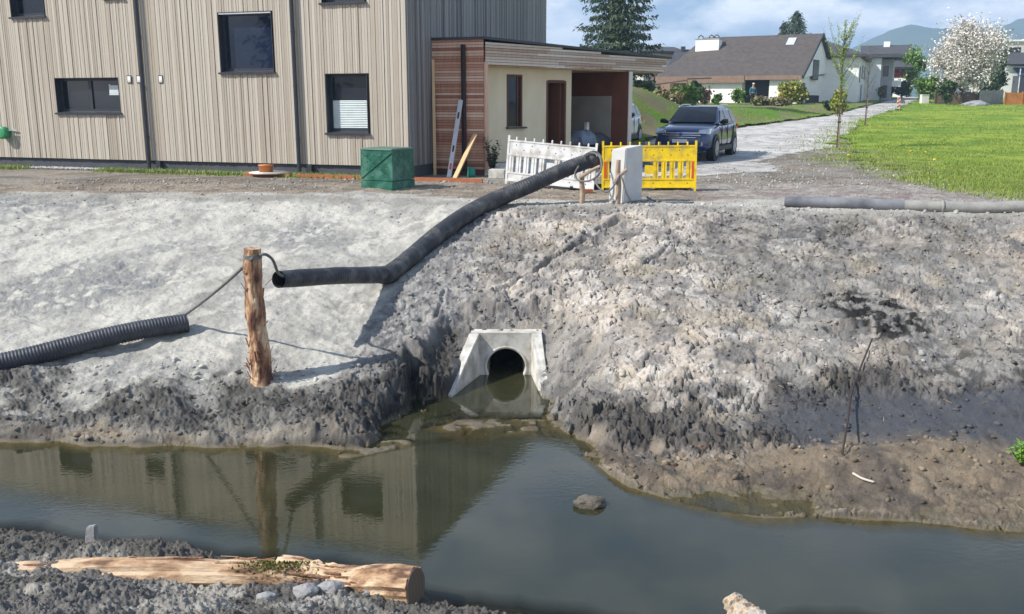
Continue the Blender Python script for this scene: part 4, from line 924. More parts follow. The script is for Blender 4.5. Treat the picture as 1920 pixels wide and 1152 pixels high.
stake(1091, 384, 328, 17.15, 'forked wooden stake propping up the end of the black hose', ((1086,334),(1125,312)))
stake(1158, 385, 300, 16.82, 'wooden stake with a crosspiece before the concrete block', ((1151,342),(1175,318)))
def wp(l): return [at(px, py, yv) for px, py, yv in l]
cl_ = wp([(1085,312,17.1),(1078,326,17.15),(1084,338,17.1),(1100,340,17.0),(1115,334,16.95),(1127,318,17.0),(1126,298,17.1),(1118,289,17.2),(1104,287,17.25),(1092,295,17.15),(1098,290,17.3),(1112,284,17.3),(1124,290,17.3),(1129,306,17.2),(1124,326,17.1),(1114,336,17.0),(1118,345,16.9),(1126,355,16.8),(1138,360,16.75),(1150,350,16.72),(1159,334,16.72),(1163,328,16.72),(1168,340,16.7),(1174,362,16.7),(1184,381,16.75)])
e2 = [Vector((2.12, 16.92, bh(2.12, 16.92)+.02)), Vector((2.3, 16.98, bh(2.3, 16.98)+.02)), Vector((2.52, 17.2, bh(2.52, 17.2)+.04)), Vector((2.5, 17.3, .12)), Vector((2.62, 17.2, .06)), Vector((2.85, 17.0, bh(2.85, 17.0)+.02)), Vector((3.3, 16.95, bh(3.3, 16.95)+.02))]
m = MB(); m.tube(spline(cl_+e2, 6), .017, 8); tag(m.build('power_cable', M['rope'], None, True), 'coiled dark cable slung round the stakes and down the block', 'cable')
m = MB(); m.box(-.11, .11, -.055, .055, -.035, .035); o = m.build('brick', M['terra'], None, bevel=.005); o.location = (1.52, 18.9, .08); o.rotation_euler = (0, 0, .1); tag(o, 'single terracotta brick on the dirt beneath the white barrier end', 'brick')
# --- plastic site barriers
def barrier(loc, ang, mat, label, tilt=0):
    e = empty('site_barrier', loc, label, 'barrier', ang, 'plastic site barriers'); e.rotation_euler = (0, tilt, ang)
    Lb, Hb = 1.96, .93; t = .022
    m = MB(); z = .05
    m.box(0, .045, -t, t, -.02, Hb+.09); m.box(Lb-.045, Lb, -t, t, -.06, Hb+.09)
    def rail(z0, z1, th=t-.004): m.box(.045, Lb-.045, -th, th, z0, z1)
    rail(z, z+.035, t); rail(z+.035, z+.165, .012); rail(z+.165, z+.20, t); rail(Hb-.33, Hb-.30, t); rail(Hb-.30, Hb-.03, .012); rail(Hb-.03, Hb, t)
    for k in range(1, 10): x_ = k*Lb/10; m.tube([(x_, 0, Hb-.004), (x_, 0, Hb+.06), (x_, 0, Hb+.07)], [.019, .018, .012], 10)
    mk_ = len(m.f)
    for k in range(10):
        x_ = .2+k*.175; m.tube([(x_, -.0115, Hb-.10-(k % 2)*.10), (x_, -.0155, Hb-.10-(k % 2)*.10)], .012, 8)
        if k % 2: m.tube([(x_, -.0115, z+.10), (x_, -.0155, z+.10)], .012, 8)
    m.build('panel', mat, e, mark=mk_, mat2=M['darkcloth'])
    m = MB(); z0, z1 = z+.20, Hb-.33; xs_ = [.045]
    W_ = Lb-.09; cells = 11
    cw = W_/cells
    for k in range(cells):
        x_ = .045+k*cw
        if k == 5:
            m.box(x_-.0, x_+cw, -.012, .012, z0+.09, z1-.08); m.box(x_+.02, x_+.035, -.012, .012, z0, z0+.0899); m.box(x_+.06, x_+.075, -.012, .012, z0, z0+.0899); m.box(x_+.10, x_+.115, -.012, .012, z0, z0+.0899); continue
        m.box(x_, x_+cw*.28, -.014, .014, z0, z1); m.box(x_+cw*.28, x_+cw*.36, -t, t, z0, z1); m.box(x_+cw*.36, x_+cw*.60, -.012, .012, z0, z1); m.box(x_+cw*.60, x_+cw*.66, -t, t, z0, z1)
    m.box(Lb-.075, Lb-.045, -t, t, z0, z1)
    m.build('bars', mat, e)
    return e
pL = at(947, 343, 20.35); pR = at(1124, 362, 19.75)
dx_, dy_ = pR.x-pL.x, pR.y-pL.y; ang = math.atan2(dy_, dx_); tl = math.atan2(-(pR.z-pL.z), math.hypot(dx_, dy_))
eW = barrier(pL, ang, M['white_plastic'], 'white plastic site barrier leaning slightly downhill behind the hose', tl)
pR2 = at(1299, 357, 19.55); pL2 = at(1128, 357, 19.8)
eY = barrier(pL2, math.atan2(pR2.y-pL2.y, pR2.x-pL2.x), M['yellow'], 'bright yellow plastic site barrier behind the concrete block', math.atan2(-(pR2.z-pL2.z), 1.95))
for x_ in (.055, 1.86): 
    m = MB(); m.box(x_, x_+.045, -.026, -.0225, .25, .60); m.build('reflector', M['red_reflect'], eY)
def foot(loc, ang, label):
    m = MB(); m.box(-.38, .38, -.14, .14, 0, .07); m.box(-.30, .30, -.10, .10, .0705, .10); o = m.build('barrier_foot', M['tyre'], None, bevel=.01); o.location = loc; o.rotation_euler = (0, 0, ang); tag(o, label, 'barrier foot', 'rubber feet of the barriers')
foot((3.42, 19.95, bh(3.42, 19.95)+.01), .05, 'black rubber foot plate under the right end of the yellow barrier')
foot((1.62, 20.0, bh(1.62, 20.0)+.02), -.1, 'black rubber foot plate under the joint of white and yellow barriers')
# --- green compost bin
zc_ = bh(-2.75, 20.3) if True else 0
e = empty('compost_bin', (-2.66, 20.15, 0.0), 'dark green plastic compost bin standing on the dirt before the house corner', 'compost bin', R(-28)); e.scale = (.93, .93, .93)
def shell(z0, z1, s0, s1, inset=0):
    m = MB(); m.add([(x_*s0, y_*s0, z0) for x_, y_ in ((-.5,-.5),(.5,-.5),(.5,.5),(-.5,.5))]+[(x_*s1, y_*s1, z1) for x_, y_ in ((-.5,-.5),(.5,-.5),(.5,.5),(-.5,.5))], [(3,2,1,0),(4,5,6,7),(0,1,5,4),(1,2,6,5),(2,3,7,6),(3,0,4,7)]); return m
m = shell(0, .22, .90, .89); m.build('lower_flap', M['green_bin'], e, bevel=.015)
m = shell(.235, .90, .885, .86); bm0 = m; bmk = len(m.f)
m = shell(.905, .95, .90, .88); m.build('lid', M['green_lid'], e, bevel=.012)
m = bm0
for sgn in (-1, 1):
    for zz in (.35, .5, .65, .8):
        for xx in (-.28, -.1, .1, .28):
            m.box(xx-.035, xx+.035, -.446, -.42, zz-.012, zz+.012)
            m.box(.42, .446, xx-.035, xx+.035, zz-.012, zz+.012)
    break
m.build('body', M['green_bin'], e, mark=bmk, mat2=M['green_lid'])
m = MB(); m.bar((-.42, -.447, .27), (.42, -.440, .86), .03, .012); m.bar((.42, -.447, .27), (-.42, -.440, .86), .03, .012); m.build('cross_rib', M['green_bin'], e)
# --- terracotta edging, manhole ring and cover
def onfront(px, off):
    Pq = HC+Vector((nF[0], nF[1], 0))*off; s_ = onplane(px, 340, Pq, fd)[0]; return Pq+Vector((fd[0], fd[1], 0))*s_
rb2 = random.Random(2)
for i, (x0_, x1_, lab) in enumerate(((460, 545, 'rust orange edging board under the manhole cover'), (556, 680, 'long rust orange edging board on the ground left of the compost bin'), (776, 905, 'rust orange edging board on the ground before the leaning planks'))):
    a_, b_ = onfront(x0_, .62), onfront(x1_, .62); m = MB(); dv = b_-a_
    m.bar((0, 0, .04), Vector((dv.x, dv.y, .04)), .05, .10); o = m.build('edging_board', M['terra'], None, bevel=.006); o.location = (a_.x, a_.y, .0); tag(o, lab, 'edging', None, None); o['group'] = 'rust orange edging boards'
c_ = onfront(500, .52); e = empty('manhole_ring', (c_.x, c_.y, 0), 'orange plastic shaft ring on a round cover lying by the house', 'shaft ring')
m = MB(); m.tube([(.1, 0, .08), (.1, 0, .11)], [.52, .52], 28); m.build('cover', M['concrete'], e, True)
m = MB(); m.tube([(0, 0, .111), (0, 0, .26), (0, 0, .262), (0, 0, .29)], [.17, .17, .19, .19], 24); m.build('ring', pm('orange_ring', (.55,.19,.06), (.45,.14,.05), 5, .5, .05), e, True)
M['stub'] = pm('muddy_log', (.36,.345,.32), (.55,.44,.32), 9, .9, 1, 22, c3=(.16,.13,.11))
m_, nt, b = nmat('sawn_rings'); tcx = N(nt, 'ShaderNodeTexCoord'); wv_ = N(nt, 'ShaderNodeTexWave', Scale=14, Distortion=3.0); wv_.wave_type = 'RINGS'; wv_.rings_direction = 'X'; nt.links.new(tcx.outputs['Object'], wv_.inputs[0]); nt.links.new(ramp(nt, wv_.outputs[1], [(.2, (.10,.07,.05)), (.8, (.20,.14,.095))]), b.inputs['Base Color']); b.inputs['Roughness'].default_value = .9; M['log_end'] = m_
M['bark_red'] = pm('log_bark', (.26,.13,.075), (.13,.07,.045), 20, .95, .3, c3=(.34,.20,.12))
# --- logs on the near bank
def log(name, A, B_, rA, rB, label, seed, endmat=True, mat='log', n=26, lum=.08, bend=.03):
    A = Vector(A); B_ = Vector(B_); e = empty(name, A, label, 'log'); r_ = random.Random(seed); m = MB(); pl2 = []; rl2 = []
    for k in range(n):
        t = k/(n-1); pl2.append((B_-A)*t+Vector((0, 0, bend*math.sin(t*5+seed)))); rl2.append(lerp(rA, rB, t)*(1+lum*math.sin(t*9+seed*2)*.6+r_.uniform(-lum, lum)*.5))
    ns = 30; m.tube(pl2, rl2, ns, True, .06, seed)
    # flats and ridges along the grain
    for i_ in range(n):
        c0 = pl2[i_]
        for k in range(ns):
            v_ = Vector(m.v[i_*ns+k])-c0; q = 1+.06*math.sin(k*3.1+seed)+.05*math.sin(k*1.3+i_*.15)+(.10*math.sin(i_*1.9+k*.7) if mat == 'stub' else 0); m.v[i_*ns+k] = tuple(c0+v_*q)
    mk_ = len(m.f)
    for q_ in range(0 if mat == 'stub' else 34):
        t = r_.uniform(.02, .78); i_ = min(n-2, int(t*(n-1))); a = r_.uniform(-.4, 3.5); c0 = pl2[i_]; dd = (B_-A).normalized(); sd_ = dd.cross(Vector((0, 0, 1))).normalized()
        p_ = c0+(sd_*math.cos(a)+Vector((0, 0, 1))*math.sin(a))*rl2[i_]*1.03; m.bar(p_, p_+dd*r_.uniform(.05, .30)+Vector((0, 0, r_.uniform(-.012, .006))), r_.uniform(.006, .03), r_.uniform(.004, .009))
    m.build('trunk', M[mat], e, False, mark=mk_, mat2=M['bark_red'])
    if endmat:
        d = (B_-A).normalized(); m = MB(); m.tube([pl2[-1], pl2[-1]+d*.012], [rl2[-1]*1.0, rl2[-1]*.97], 30, True, .05, seed+1); m.build('cut_face', M['log_end'], e)
    return e
eL = log('log', at(520, 1080, 6.9), at(778, 1108, 6.45), .155, .15, 'thick peeled log with a dark sawn end at the water edge', 3)
log('log', at(-90, 1094, 6.75), at(600, 1086, 6.8), .17, .13, 'long peeled log half buried in gravel, left of the sawn log end', 5, False)
log('log', at(1430, 1190, 5.85), at(1372, 1120, 6.25), .10, .075, 'short log stub poking out of the water at the lower right', 7, False, 'stub')
# moss and bark on the sawn log
m = MB(); r_ = random.Random(4)
c_ = at(520, 1075, 6.75)
for k in range(420):
    p_ = c_+Vector((r_.gauss(0, .16), r_.gauss(0, .05), 0)); p_.z = c_.z+.075-abs(p_.y-c_.y)*.5+r_.uniform(0, .02)
    s_ = r_.uniform(.006, .014); a = r_.uniform(0, 6.3); m.add([p_+Vector((math.cos(a)*s_, math.sin(a)*s_, 0)), p_+Vector((-math.cos(a)*s_, -math.sin(a)*s_, 0)), p_+Vector((r_.uniform(-.01, .01), 0, s_*1.8))], [(0, 1, 2)])
o = m.build('moss', pm('moss', (.16,.18,.03), (.09,.11,.02), 20, .95, 0), None); par(o, eL); o['kind'] = 'stuff'
m = MB()
for k in range(150):
    t = r_.uniform(-.35, .8); A_ = at(520, 1080, 6.9); B2 = at(778, 1108, 6.45); a = r_.uniform(.4, 2.4); p_ = A_.lerp(B2, t)+Vector((0, -math.cos(a)*.12, math.sin(a)*.115))
    q_ = p_+Vector((r_.uniform(-.16, .16), r_.uniform(-.03, .01), r_.uniform(-.015, .02))); m.bar(p_, q_, r_.uniform(.003, .012), .004)
o = m.build('bark_shreds', pm('bark_shred', (.30,.14,.07), (.5,.32,.18), 12, .9, 0), None); par(o, eL); o['kind'] = 'stuff'
# stones, stick, twig, small plants
M['mudc'] = pm('mud_lump', (.16,.14,.11), (.09,.08,.065), 14, .9, 1, 30)
def rock(name, loc, s_, label, cat, seed, mat='stone', rot=0):
    bm = bmesh.new(); bmesh.ops.create_icosphere(bm, subdivisions=3, radius=1)
    for v_ in bm.verts:
        p_ = v_.co.copy(); nn_ = (math.sin(p_.x*3+seed)*math.sin(p_.y*4+seed*2)*math.cos(p_.z*3+seed*3))*.25+math.sin(p_.x*9+seed)*math.sin(p_.z*8)*.06
        v_.co = Vector((p_.x*s_[0], p_.y*s_[1], p_.z*s_[2]))*(1+nn_)
    me = bpy.data.meshes.new(name); bm.to_mesh(me); bm.free(); o = link(name, me, M[mat]); o.location = loc; o.rotation_euler = (0, 0, rot); return tag(o, label, cat)
x_, y_ = g(1106, 950, W); rock('mud_clump', (x_, y_+.03, W+.02), (.16, .10, .075), 'lumpy mud clump standing alone in the water near the right bank', 'mud clump', 3, 'mudc')
x_, y_ = -3.55, 7.25; b_ = bh(x_, y_)
m = MB(); m.add([(-.05,-.03,-.05),(.05,-.035,-.05),(.06,.03,-.05),(-.05,.03,-.05),(-.03,-.0,.15),(.05,.0,.17),(.055,.05,.16),(-.02,.05,.15)], [(3,2,1,0),(4,5,6,7),(0,1,5,4),(1,2,6,5),(2,3,7,6),(3,0,4,7)])
o = m.build('wood_chunk', M['stone'], None, bevel=.008); o.location = (x_, y_, b_); tag(o, 'grey upright chunk of split wood sticking from the near mud', 'wood chunk')
for (px, py, s_, lab, sd_) in ((690, 1130, .05, 'pale grey stone in the gravel under the sawn log', 5), (620, 1128, .10, 'large grey stone before the two logs', 6), (575, 1135, .09, 'grey stone at the lower edge between the logs', 7), (500, 1140, .07, 'rough grey stone in the foreground gravel', 8), (1320, 838, .07, 'dark flat stone on the brown ledge', 9), (1262, 868, .05, 'small dark clod on the brown ledge left', 11)):
    x_, y_ = gt(px, py); rock('stone', (x_, y_, bh(x_, y_)+s_*.25), (s_, s_*.8, s_*.6), lab, 'stone', sd_, 'stone' if py > 1000 else 'bark')
def onbank(px, py): x_, y_ = gt(px, py); return Vector((x_, y_, bh(x_, y_)))
a_, b_ = onbank(1598, 900), onbank(1638, 918); m = MB(); m.tube(spline([a_+Vector((0, 0, .03)), a_.lerp(b_, .4)+Vector((0, -.03, .02)), b_+Vector((0, 0, .02))], 5), [.012]*11, 7); tag(m.build('bleached_stick', pm('bleached', (.6,.55,.47), None, 5, .8, .1), None, True), 'bleached pale stick lying on the brown ledge', 'stick')
q0, q1, q2 = onbank(1578, 868), onbank(1598, 745), onbank(1634, 652)
m = MB(); m.tube(spline([q0+Vector((0, 0, .02)), q0.lerp(q1, .5)+Vector((0, 0, .05)), q1+Vector((0, 0, .08)), q2+Vector((0, 0, .08))], 6), .011, 6); tag(m.build('dark_twig', pm('twig', (.05,.035,.03), None, 5, .8, .1), None, True), 'thin dark twig lying up the right bank', 'twig')
def leafy(name, loc, hgt, n, label, cat, cols=((.10,.24,.02), (.05,.13,.015)), spread=.12, lw=.02, seed=1, group=None):
    e = empty(name, loc, label, cat, group=group); r_ = random.Random(seed); m = MB(); st = MB()
    for k in range(max(3, n//14)):
        a = r_.uniform(0, 6.3); tp = Vector((math.cos(a)*spread*r_.random(), math.sin(a)*spread*r_.random(), hgt*r_.uniform(.5, 1))); st.tube([(0, 0, 0), tp*.5, tp], [.006, .004, .002], 5)
        for j in range(14):
            t = r_.uniform(.2, 1); p_ = tp*t; b_ = r_.uniform(0, 6.3); l_ = lw*r_.uniform(1.2, 2.6); d_ = Vector((math.cos(b_), math.sin(b_), r_.uniform(0, .8))).normalized(); s_ = d_.cross(Vector((0, 0, 1))).normalized()*lw*.6
            m.add([p_, p_+d_*l_*.5+s_, p_+d_*l_, p_+d_*l_*.5-s_], [(0, 1, 2, 3)])
    m.build('leaves', pm(name+'_leaf', cols[0], cols[1], 12, .6, 0), e); st.build('stem', M['trunk'], e); return e
p_ = onbank(1916, 868); leafy('green_sprout', p_, .30, 160, 'bright green leafy sprout on the right bank at the frame edge', 'plant', ((.20,.42,.03), (.12,.28,.02)), .16, .03, 5)
p_ = at(923, 300, 23.6); p_.z = 0.05; leafy('dark_shrub', p_, .95, 420, 'small dark evergreen shrub by the carport corner', 'shrub', ((.012,.03,.02), (.02,.05,.03)), .30, .05, 6)
m = MB(); m.box(-.2, .2, -.15, .15, 0, .22); o = m.build('kerb_stone', M['concrete'], None, bevel=.01); o.location = (-.35, 23.1, 0); o.rotation_euler = (0, 0, -.2); tag(o, 'loose concrete kerb stone at the foot of the dark shrub', 'kerb stone')
# ================================================================ CAR
def car(loc, ang, label, pmat, detail_=True):
    e = empty('parked_car', loc, label, 'car', ang)
    st = [  # x, half width, z bottom, z top (bonnet or belt line), roundness of the nose
        (2.26,.55,.42,.66),(2.20,.74,.30,.80),(2.08,.85,.24,.93),(1.85,.905,.24,1.00),(1.5,.92,.26,1.045),(1.15,.925,.28,1.08),(.85,.925,.28,1.10),(.4,.925,.28,1.08),(-.2,.925,.28,1.08),(-.9,.925,.28,1.10),(-1.5,.92,.28,1.13),(-1.95,.90,.30,1.14),(-2.18,.84,.34,1.10),(-2.26,.74,.42,1.0)]
    m = MB(); K = 13
    for (x_, hw, zb, zt) in st:
        prof = [(0, zb), (hw*.80, zb), (hw*.97, zb+.10), (hw*1.0, zb+.30*(zt-zb)), (hw*.985, zb+.62*(zt-zb)), (hw*.955, zt-.10), (hw*.90, zt-.03), (hw*.6, zt+.012), (0, zt+.022)]
        for (y_, z_) in prof: m.v.append((x_, y_, z_))
        for (y_, z_) in prof[-2:0:-1]: m.v.append((x_, -y_, z_))
    n = 16
    for i in range(len(st)-1):
        for k in range(n): j = (k+1) % n; m.f.append((i*n+k, i*n+j, (i+1)*n+j, (i+1)*n+k))
    m.f.append(tuple(range(n))); m.f.append(tuple((len(st)-1)*n+k for k in range(n))[::-1])
    o = m.build('body', pmat, e, True); md = o.modifiers.new('s', 'SUBSURF'); md.levels = 1; md.render_levels = 2
    # cabin: painted shell with roof
    cab = [(.92,.80,1.09,1.095),(.55,.79,1.06,1.34),(.12,.72,1.06,1.585),(-.15,.70,1.06,1.635),(-.8,.69,1.06,1.66),(-1.45,.68,1.08,1.62),(-1.72,.68,1.1,1.58),(-2.1,.74,1.10,1.17)]
    m = MB()
    for (x_, hw, zb, zt) in cab:
        b_ = .83; h_ = zt-zb
        for y_, z_ in ((b_, zb), (b_+(hw-b_)*.5-.0, zb+h_*.5), (hw-.06, zt-.07*min(1, h_*3)), (hw*.8, zt-.01), (0, zt+.01)): m.v.append((x_, y_, z_))
        for y_, z_ in ((hw*.8, zt-.01), (hw-.06, zt-.07*min(1, h_*3)), (b_+(hw-b_)*.5, zb+h_*.5), (b_, zb)): m.v.append((x_, -y_, z_))
    n = 9
    for i in range(len(cab)-1):
        for k in range(n-1): m.f.append((i*n+k, i*n+k+1, (i+1)*n+k+1, (i+1)*n+k))
    m.build('roof', pmat, e, True)
    def quadgrid(P4, off, name, mat, nx=6, ny=4, parent=None):
        P4 = [Vector(p) for p in P4]; nrm = (P4[1]-P4[0]).cross(P4[3]-P4[0]).normalized(); m = MB()
        for j in range(ny+1):
            for i in range(nx+1):
                u_, v_ = i/nx, j/ny; p_ = P4[0].lerp(P4[1], u_).lerp(P4[3].lerp(P4[2], u_), v_); m.v.append(tuple(p_+nrm*(off+.03*4*u_*(1-u_)*0)))
        for j in range(ny):
            for i in range(nx): a = j*(nx+1)+i; m.f.append((a, a+1, a+nx+2, a+nx+1))
        o = m.build(name, mat, e, True); md = o.modifiers.new('s', 'SOLIDIFY'); md.thickness = .012; md.offset = 0; return o
    # windscreen bowed outward: three strips
    m = MB()
    for j in range(6):
        t = j/5
        for i in range(9):
            u_ = i/8*2-1; xx = lerp(.97, .20, t)-.10*u_*u_; yy_ = u_*lerp(.76, .62, t); zz_ = lerp(1.125, 1.60, t)+.018*math.sin(t*3.14)+.02
            m.v.append((xx, yy_, zz_))
    for j in range(5):
        for i in range(8): a = j*9+i; m.f.append((a, a+1, a+10, a+9))
    m.build('windscreen', M['carglass'], e, True)
    for sg in (1, -1):
        def side(x0, x1, x2, x3, nm):
            zb_, zt_ = 1.13, 1.50
            P = [(x0, .842*sg, zb_), (x1, .842*sg, zb_), (x2, .70*sg, zt_), (x3, .70*sg, zt_)]
            m = MB(); m.add([Vector(p)+Vector((0, .012*sg, 0)) for p in P]+[Vector(p)-Vector((0, .01*sg, 0)) for p in P], [(0,1,2,3),(7,6,5,4),(0,4,5,1),(1,5,6,2),(2,6,7,3),(3,7,4,0)]); m.build(nm, M['carglass'], e)
        side(.66, -.20, -.20, .10, 'side_window'); side(-.28, -1.12, -1.05, -.28, 'side_window'); side(-1.2, -1.78, -1.55, -1.13, 'side_window')
        m = MB(); m.tube([(.05, .66*sg, 1.60), (-.2, .64*sg, 1.675), (-1.3, .64*sg, 1.685), (-1.65, .65*sg, 1.60)], .018, 8); m.build('roof_rail', M['chrome'], e, True)
        m = MB(); m.tube([(.62, .86*sg, 1.12), (.66, .97*sg, 1.16), (.66, 1.10*sg, 1.17)], [.04, .085, .07], 10); m.build('mirror', M['blacktrim'] if sg > 0 else M['blacktrim'], e, True)
        m = MB()   # headlight wraps the corner
        m.add([(2.16, .50*sg, .86), (2.02, .86*sg, .84), (1.72, .915*sg, .97), (1.80, .86*sg, 1.0), (2.10, .55*sg, .96), (2.12, .50*sg, .80), (2.0, .84*sg, .80), (1.7, .88*sg, .92), (1.8, .80*sg, .98), (2.05, .50*sg, .9)], [(0,1,4),(1,2,3,4),(0,5,6,1),(1,6,7,2),(2,7,8,3),(3,8,9,4),(4,9,5,0)])
        for i_ in range(len(m.v)): m.v[i_] = (m.v[i_][0]+.055, m.v[i_][1]*1.015, m.v[i_][2]-.03)
        m.build('headlight', M['lamp'], e)
        m = MB(); m.tube([(2.12, .62*sg, .50), (2.225, .62*sg, .50)], .065, 12); m.build('fog_light', M['lamp'], e)
        m = MB(); m.box(-2.23, -2.06, min(.60*sg, .865*sg), max(.60*sg, .865*sg), .88, 1.04); m.build('tail_light', M['red_reflect'], e, bevel=.02)
        m = MB(); m.box(-1.55, 1.6, min(.90*sg, .935*sg), max(.90*sg, .935*sg), .24, .40); m.build('sill_trim', M['blacktrim'], e, bevel=.01)
        m = MB(); 
        for x_ in (.05, -.95): m.box(x_-.08, x_+.08, min(.925*sg, .95*sg), max(.925*sg, .95*sg), .90, .925)
        m.build('door_handle', M['blacktrim'], e) if False else None
        for x_ in (.62, -.24, -1.15):
            m = MB(); m.box(x_-.006, x_+.006, min(.90*sg, .928*sg), max(.90*sg, .928*sg), .42, 1.02); m.build('door_gap', M['blacktrim'], e)
        for x_ in (1.40, -1.33):
            m = MB(); m.tube([(x_, .70*sg, .36), (x_, .938*sg, .36)], .43, 28); m.build('wheel_arch', M['blacktrim'], e)
            wv = MB(); wv.tube([(x_, .70*sg, .345), (x_, .72*sg, .345), (x_, .93*sg, .345), (x_, .952*sg, .345)], [.31, .345, .345, .32], 28); wh = wv.build('wheel', M['tyre'], e, False)
            m = MB(); m.tube([(x_, .94*sg, .345), (x_, .955*sg, .345)], .24, 24)
            for k in range(5):
                a = k*2*math.pi/5; m.bar((x_, .958*sg, .345), (x_+.225*math.cos(a), .958*sg, .345+.225*math.sin(a)), .012, .055)
            r_ = m.build('rim', M['rim'], e); r_.parent = wh
    m = MB(); m.add([(2.235,-.60,.80),(2.235,.60,.80),(2.255,.66,.74),(2.25,.50,.64),(2.25,-.50,.64),(2.255,-.66,.74),(2.1,-.60,.80),(2.1,.60,.80),(2.1,.66,.74),(2.1,.5,.64),(2.1,-.5,.64),(2.1,-.66,.74)], [(0,1,2,3,4,5),(0,6,7,1),(1,7,8,2),(2,8,9,3),(3,9,10,4),(4,10,11,5),(5,11,6,0)])
    for i_ in range(len(m.v)): m.v[i_] = (m.v[i_][0]+.02-.10*(abs(m.v[i_][1])/.66)**2, m.v[i_][1], m.v[i_][2]+.03)
    gr_ = m.build('grille', M['blacktrim'], e)
    for z_, w_ in ((.83, .56), (.765, .60), (.70, .50)):
        m = MB(); m.tube([(2.20, -w_, z_), (2.275, -.3, z_), (2.285, 0, z_), (2.275, .3, z_), (2.20, w_, z_)], .020, 8); o = m.build('grille_bar', M['chrome'], e, True); o.parent = gr_
    m = MB(); m.tube([(2.28, 0, .80), (2.305, 0, .80)], [.085, .08], 18)
    for i_ in range(len(m.v)): m.v[i_] = (m.v[i_][0], m.v[i_][1], .80+(m.v[i_][2]-.80)*.5)
    o = m.build('badge', M['plateblue'], e); o.parent = gr_
    m = MB(); m.box(2.275, 2.295, -.26, .26, .535, .645); pl = m.build('number_plate', M['plate'], e)
    m = MB(); m.box(2.2955, 2.298, .215, .26, .535, .645); o = m.build('plate_band', M['plateblue'], e); o.parent = pl
    m = MB(); m.box(2.10, 2.235, -.55, .55, .30, .46); m.build('lower_intake', M['blacktrim'], e, bevel=.02)
    m = MB(); m.box(2.12, 2.262, -.35, .35, .26, .29); m.build('skid_plate', M['chrome'], e)
    return e
hd = math.atan2(-.91, -.416)
car((6.17, 31.43, .055), hd, 'dark blue compact sport utility car parked on the gravel beside the carport', M['carpaint'])
car((3.75, 36.6, .19), hd+.1, 'white car mostly hidden behind the right end of the carport', M['carwhite'])

# ================================================================ VEGETATION
def cards(V, Fc, name, mat, parent=None):
    m_ = raw_mesh(name, V, Fc); o = link(name, m_, mat, parent); return o
def leafmat(name, a, b_, c_=None, tl=.25):
    m, nt, b = nmat(name); L = nt.links.new
    tc = N(nt, 'ShaderNodeTexCoord'); n = N(nt, 'ShaderNodeTexNoise', Scale=1.1, Detail=6, Roughness=.75); L(tc.outputs['Object'], n.inputs['Vector'])
    g_ = N(nt, 'ShaderNodeNewGeometry'); ad = N(nt, 'ShaderNodeMath', operation='MULTIPLY_ADD'); L(g_.outputs['Random Per Island'], ad.inputs[0]); ad.inputs[1].default_value = .5; L(n.outputs[0], ad.inputs[2])
    L(ramp(nt, ad.outputs[0], [(.5, a), (.95, b_)] if not c_ else [(.45, a), (.75, b_), (1.0, c_)]), b.inputs['Base Color'])
    b.inputs['Roughness'].default_value = .6; b.inputs['Specular IOR Level'].default_value = .25
    b.inputs['Transmission Weight'].default_value = 0
    return m
def crown(parent, c, rad, n, size, mat, seed, clumps=40, name='crown', squash=1, hang=0, shell_=.55):
    r = np.random.default_rng(seed); cc_ = r.normal(size=(clumps, 3)); cc_ /= np.linalg.norm(cc_, axis=1)[:, None]
    cc_ *= (shell_+(1-shell_)*r.random((clumps, 1))); cc_ *= np.array(rad)*.82
    k = r.integers(0, clumps, n); cr_ = (.16+.18*r.random(clumps))*np.mean(rad)
    p = cc_[k]+r.normal(size=(n, 3))*cr_[k][:, None]*.62
    p[:, 2] -= hang*r.random(n)
    p += np.array(c)
    d = r.normal(size=(n, 3)); d /= np.linalg.norm(d, axis=1)[:, None]; e_ = np.cross(d, r.normal(size=(n, 3))); e_ /= np.linalg.norm(e_, axis=1)[:, None]
    s = (size*r.uniform(.5, 1.4, (n, 1))); V = np.stack([p-d*s, p+e_*s*.8, p+d*s, p-e_*s*.8], 1).reshape(-1, 3)
    i = np.arange(n)[:, None]*4; Fc = np.concatenate([i+np.array([[0, 1, 2]]), i+np.array([[0, 2, 3]])], 0)
    q = np.arange(n*4).reshape(n, 4); m_ = raw_mesh(name, V, q, 4); return link(name, m_, mat, parent)
def limbs(parent, h0, rad, n, seed, mat, r0=.12, tips=None):
    r_ = random.Random(seed); m = MB(); m.tube([(0, 0, -.3), (.02, 0, h0*.5), (0, .02, h0), (.05, 0, h0+rad[2]*1.1)], [r0*1.2, r0, r0*.8, r0*.2], 9)
    for k in range(n):
        a = r_.uniform(0, 6.28); zz = h0*r_.uniform(.7, 1.2); e_ = Vector((math.cos(a)*rad[0]*r_.uniform(.5, .95), math.sin(a)*rad[1]*r_.uniform(.5, .95), h0+rad[2]*r_.uniform(.5, 1.6)))
        s_ = Vector((0, 0, zz)); m.tube([s_, s_.lerp(e_, .5)+Vector((0, 0, .15*rad[2])), e_], [r0*.5, r0*.28, r0*.06], 6)
    return m.build('trunk', mat, parent)
def broad(name, loc, h0, rad, n, size, mat, label, cat='tree', seed=1, group=None, clumps=40, tm=None, hang=0, shell_=.5):
    e = empty(name, loc, label, cat, group=group); limbs(e, h0, rad, 9, seed, tm or M['trunk'], max(.03, rad[0]*.05)); crown(e, (0, 0, h0+rad[2]*.9), rad, n, size, mat, seed, clumps, hang=hang, shell_=shell_); return e
def far(px, Y, dz=0): v_ = at(px, 190, Y); return (v_.x, Y, th(v_.x, Y)+dz)
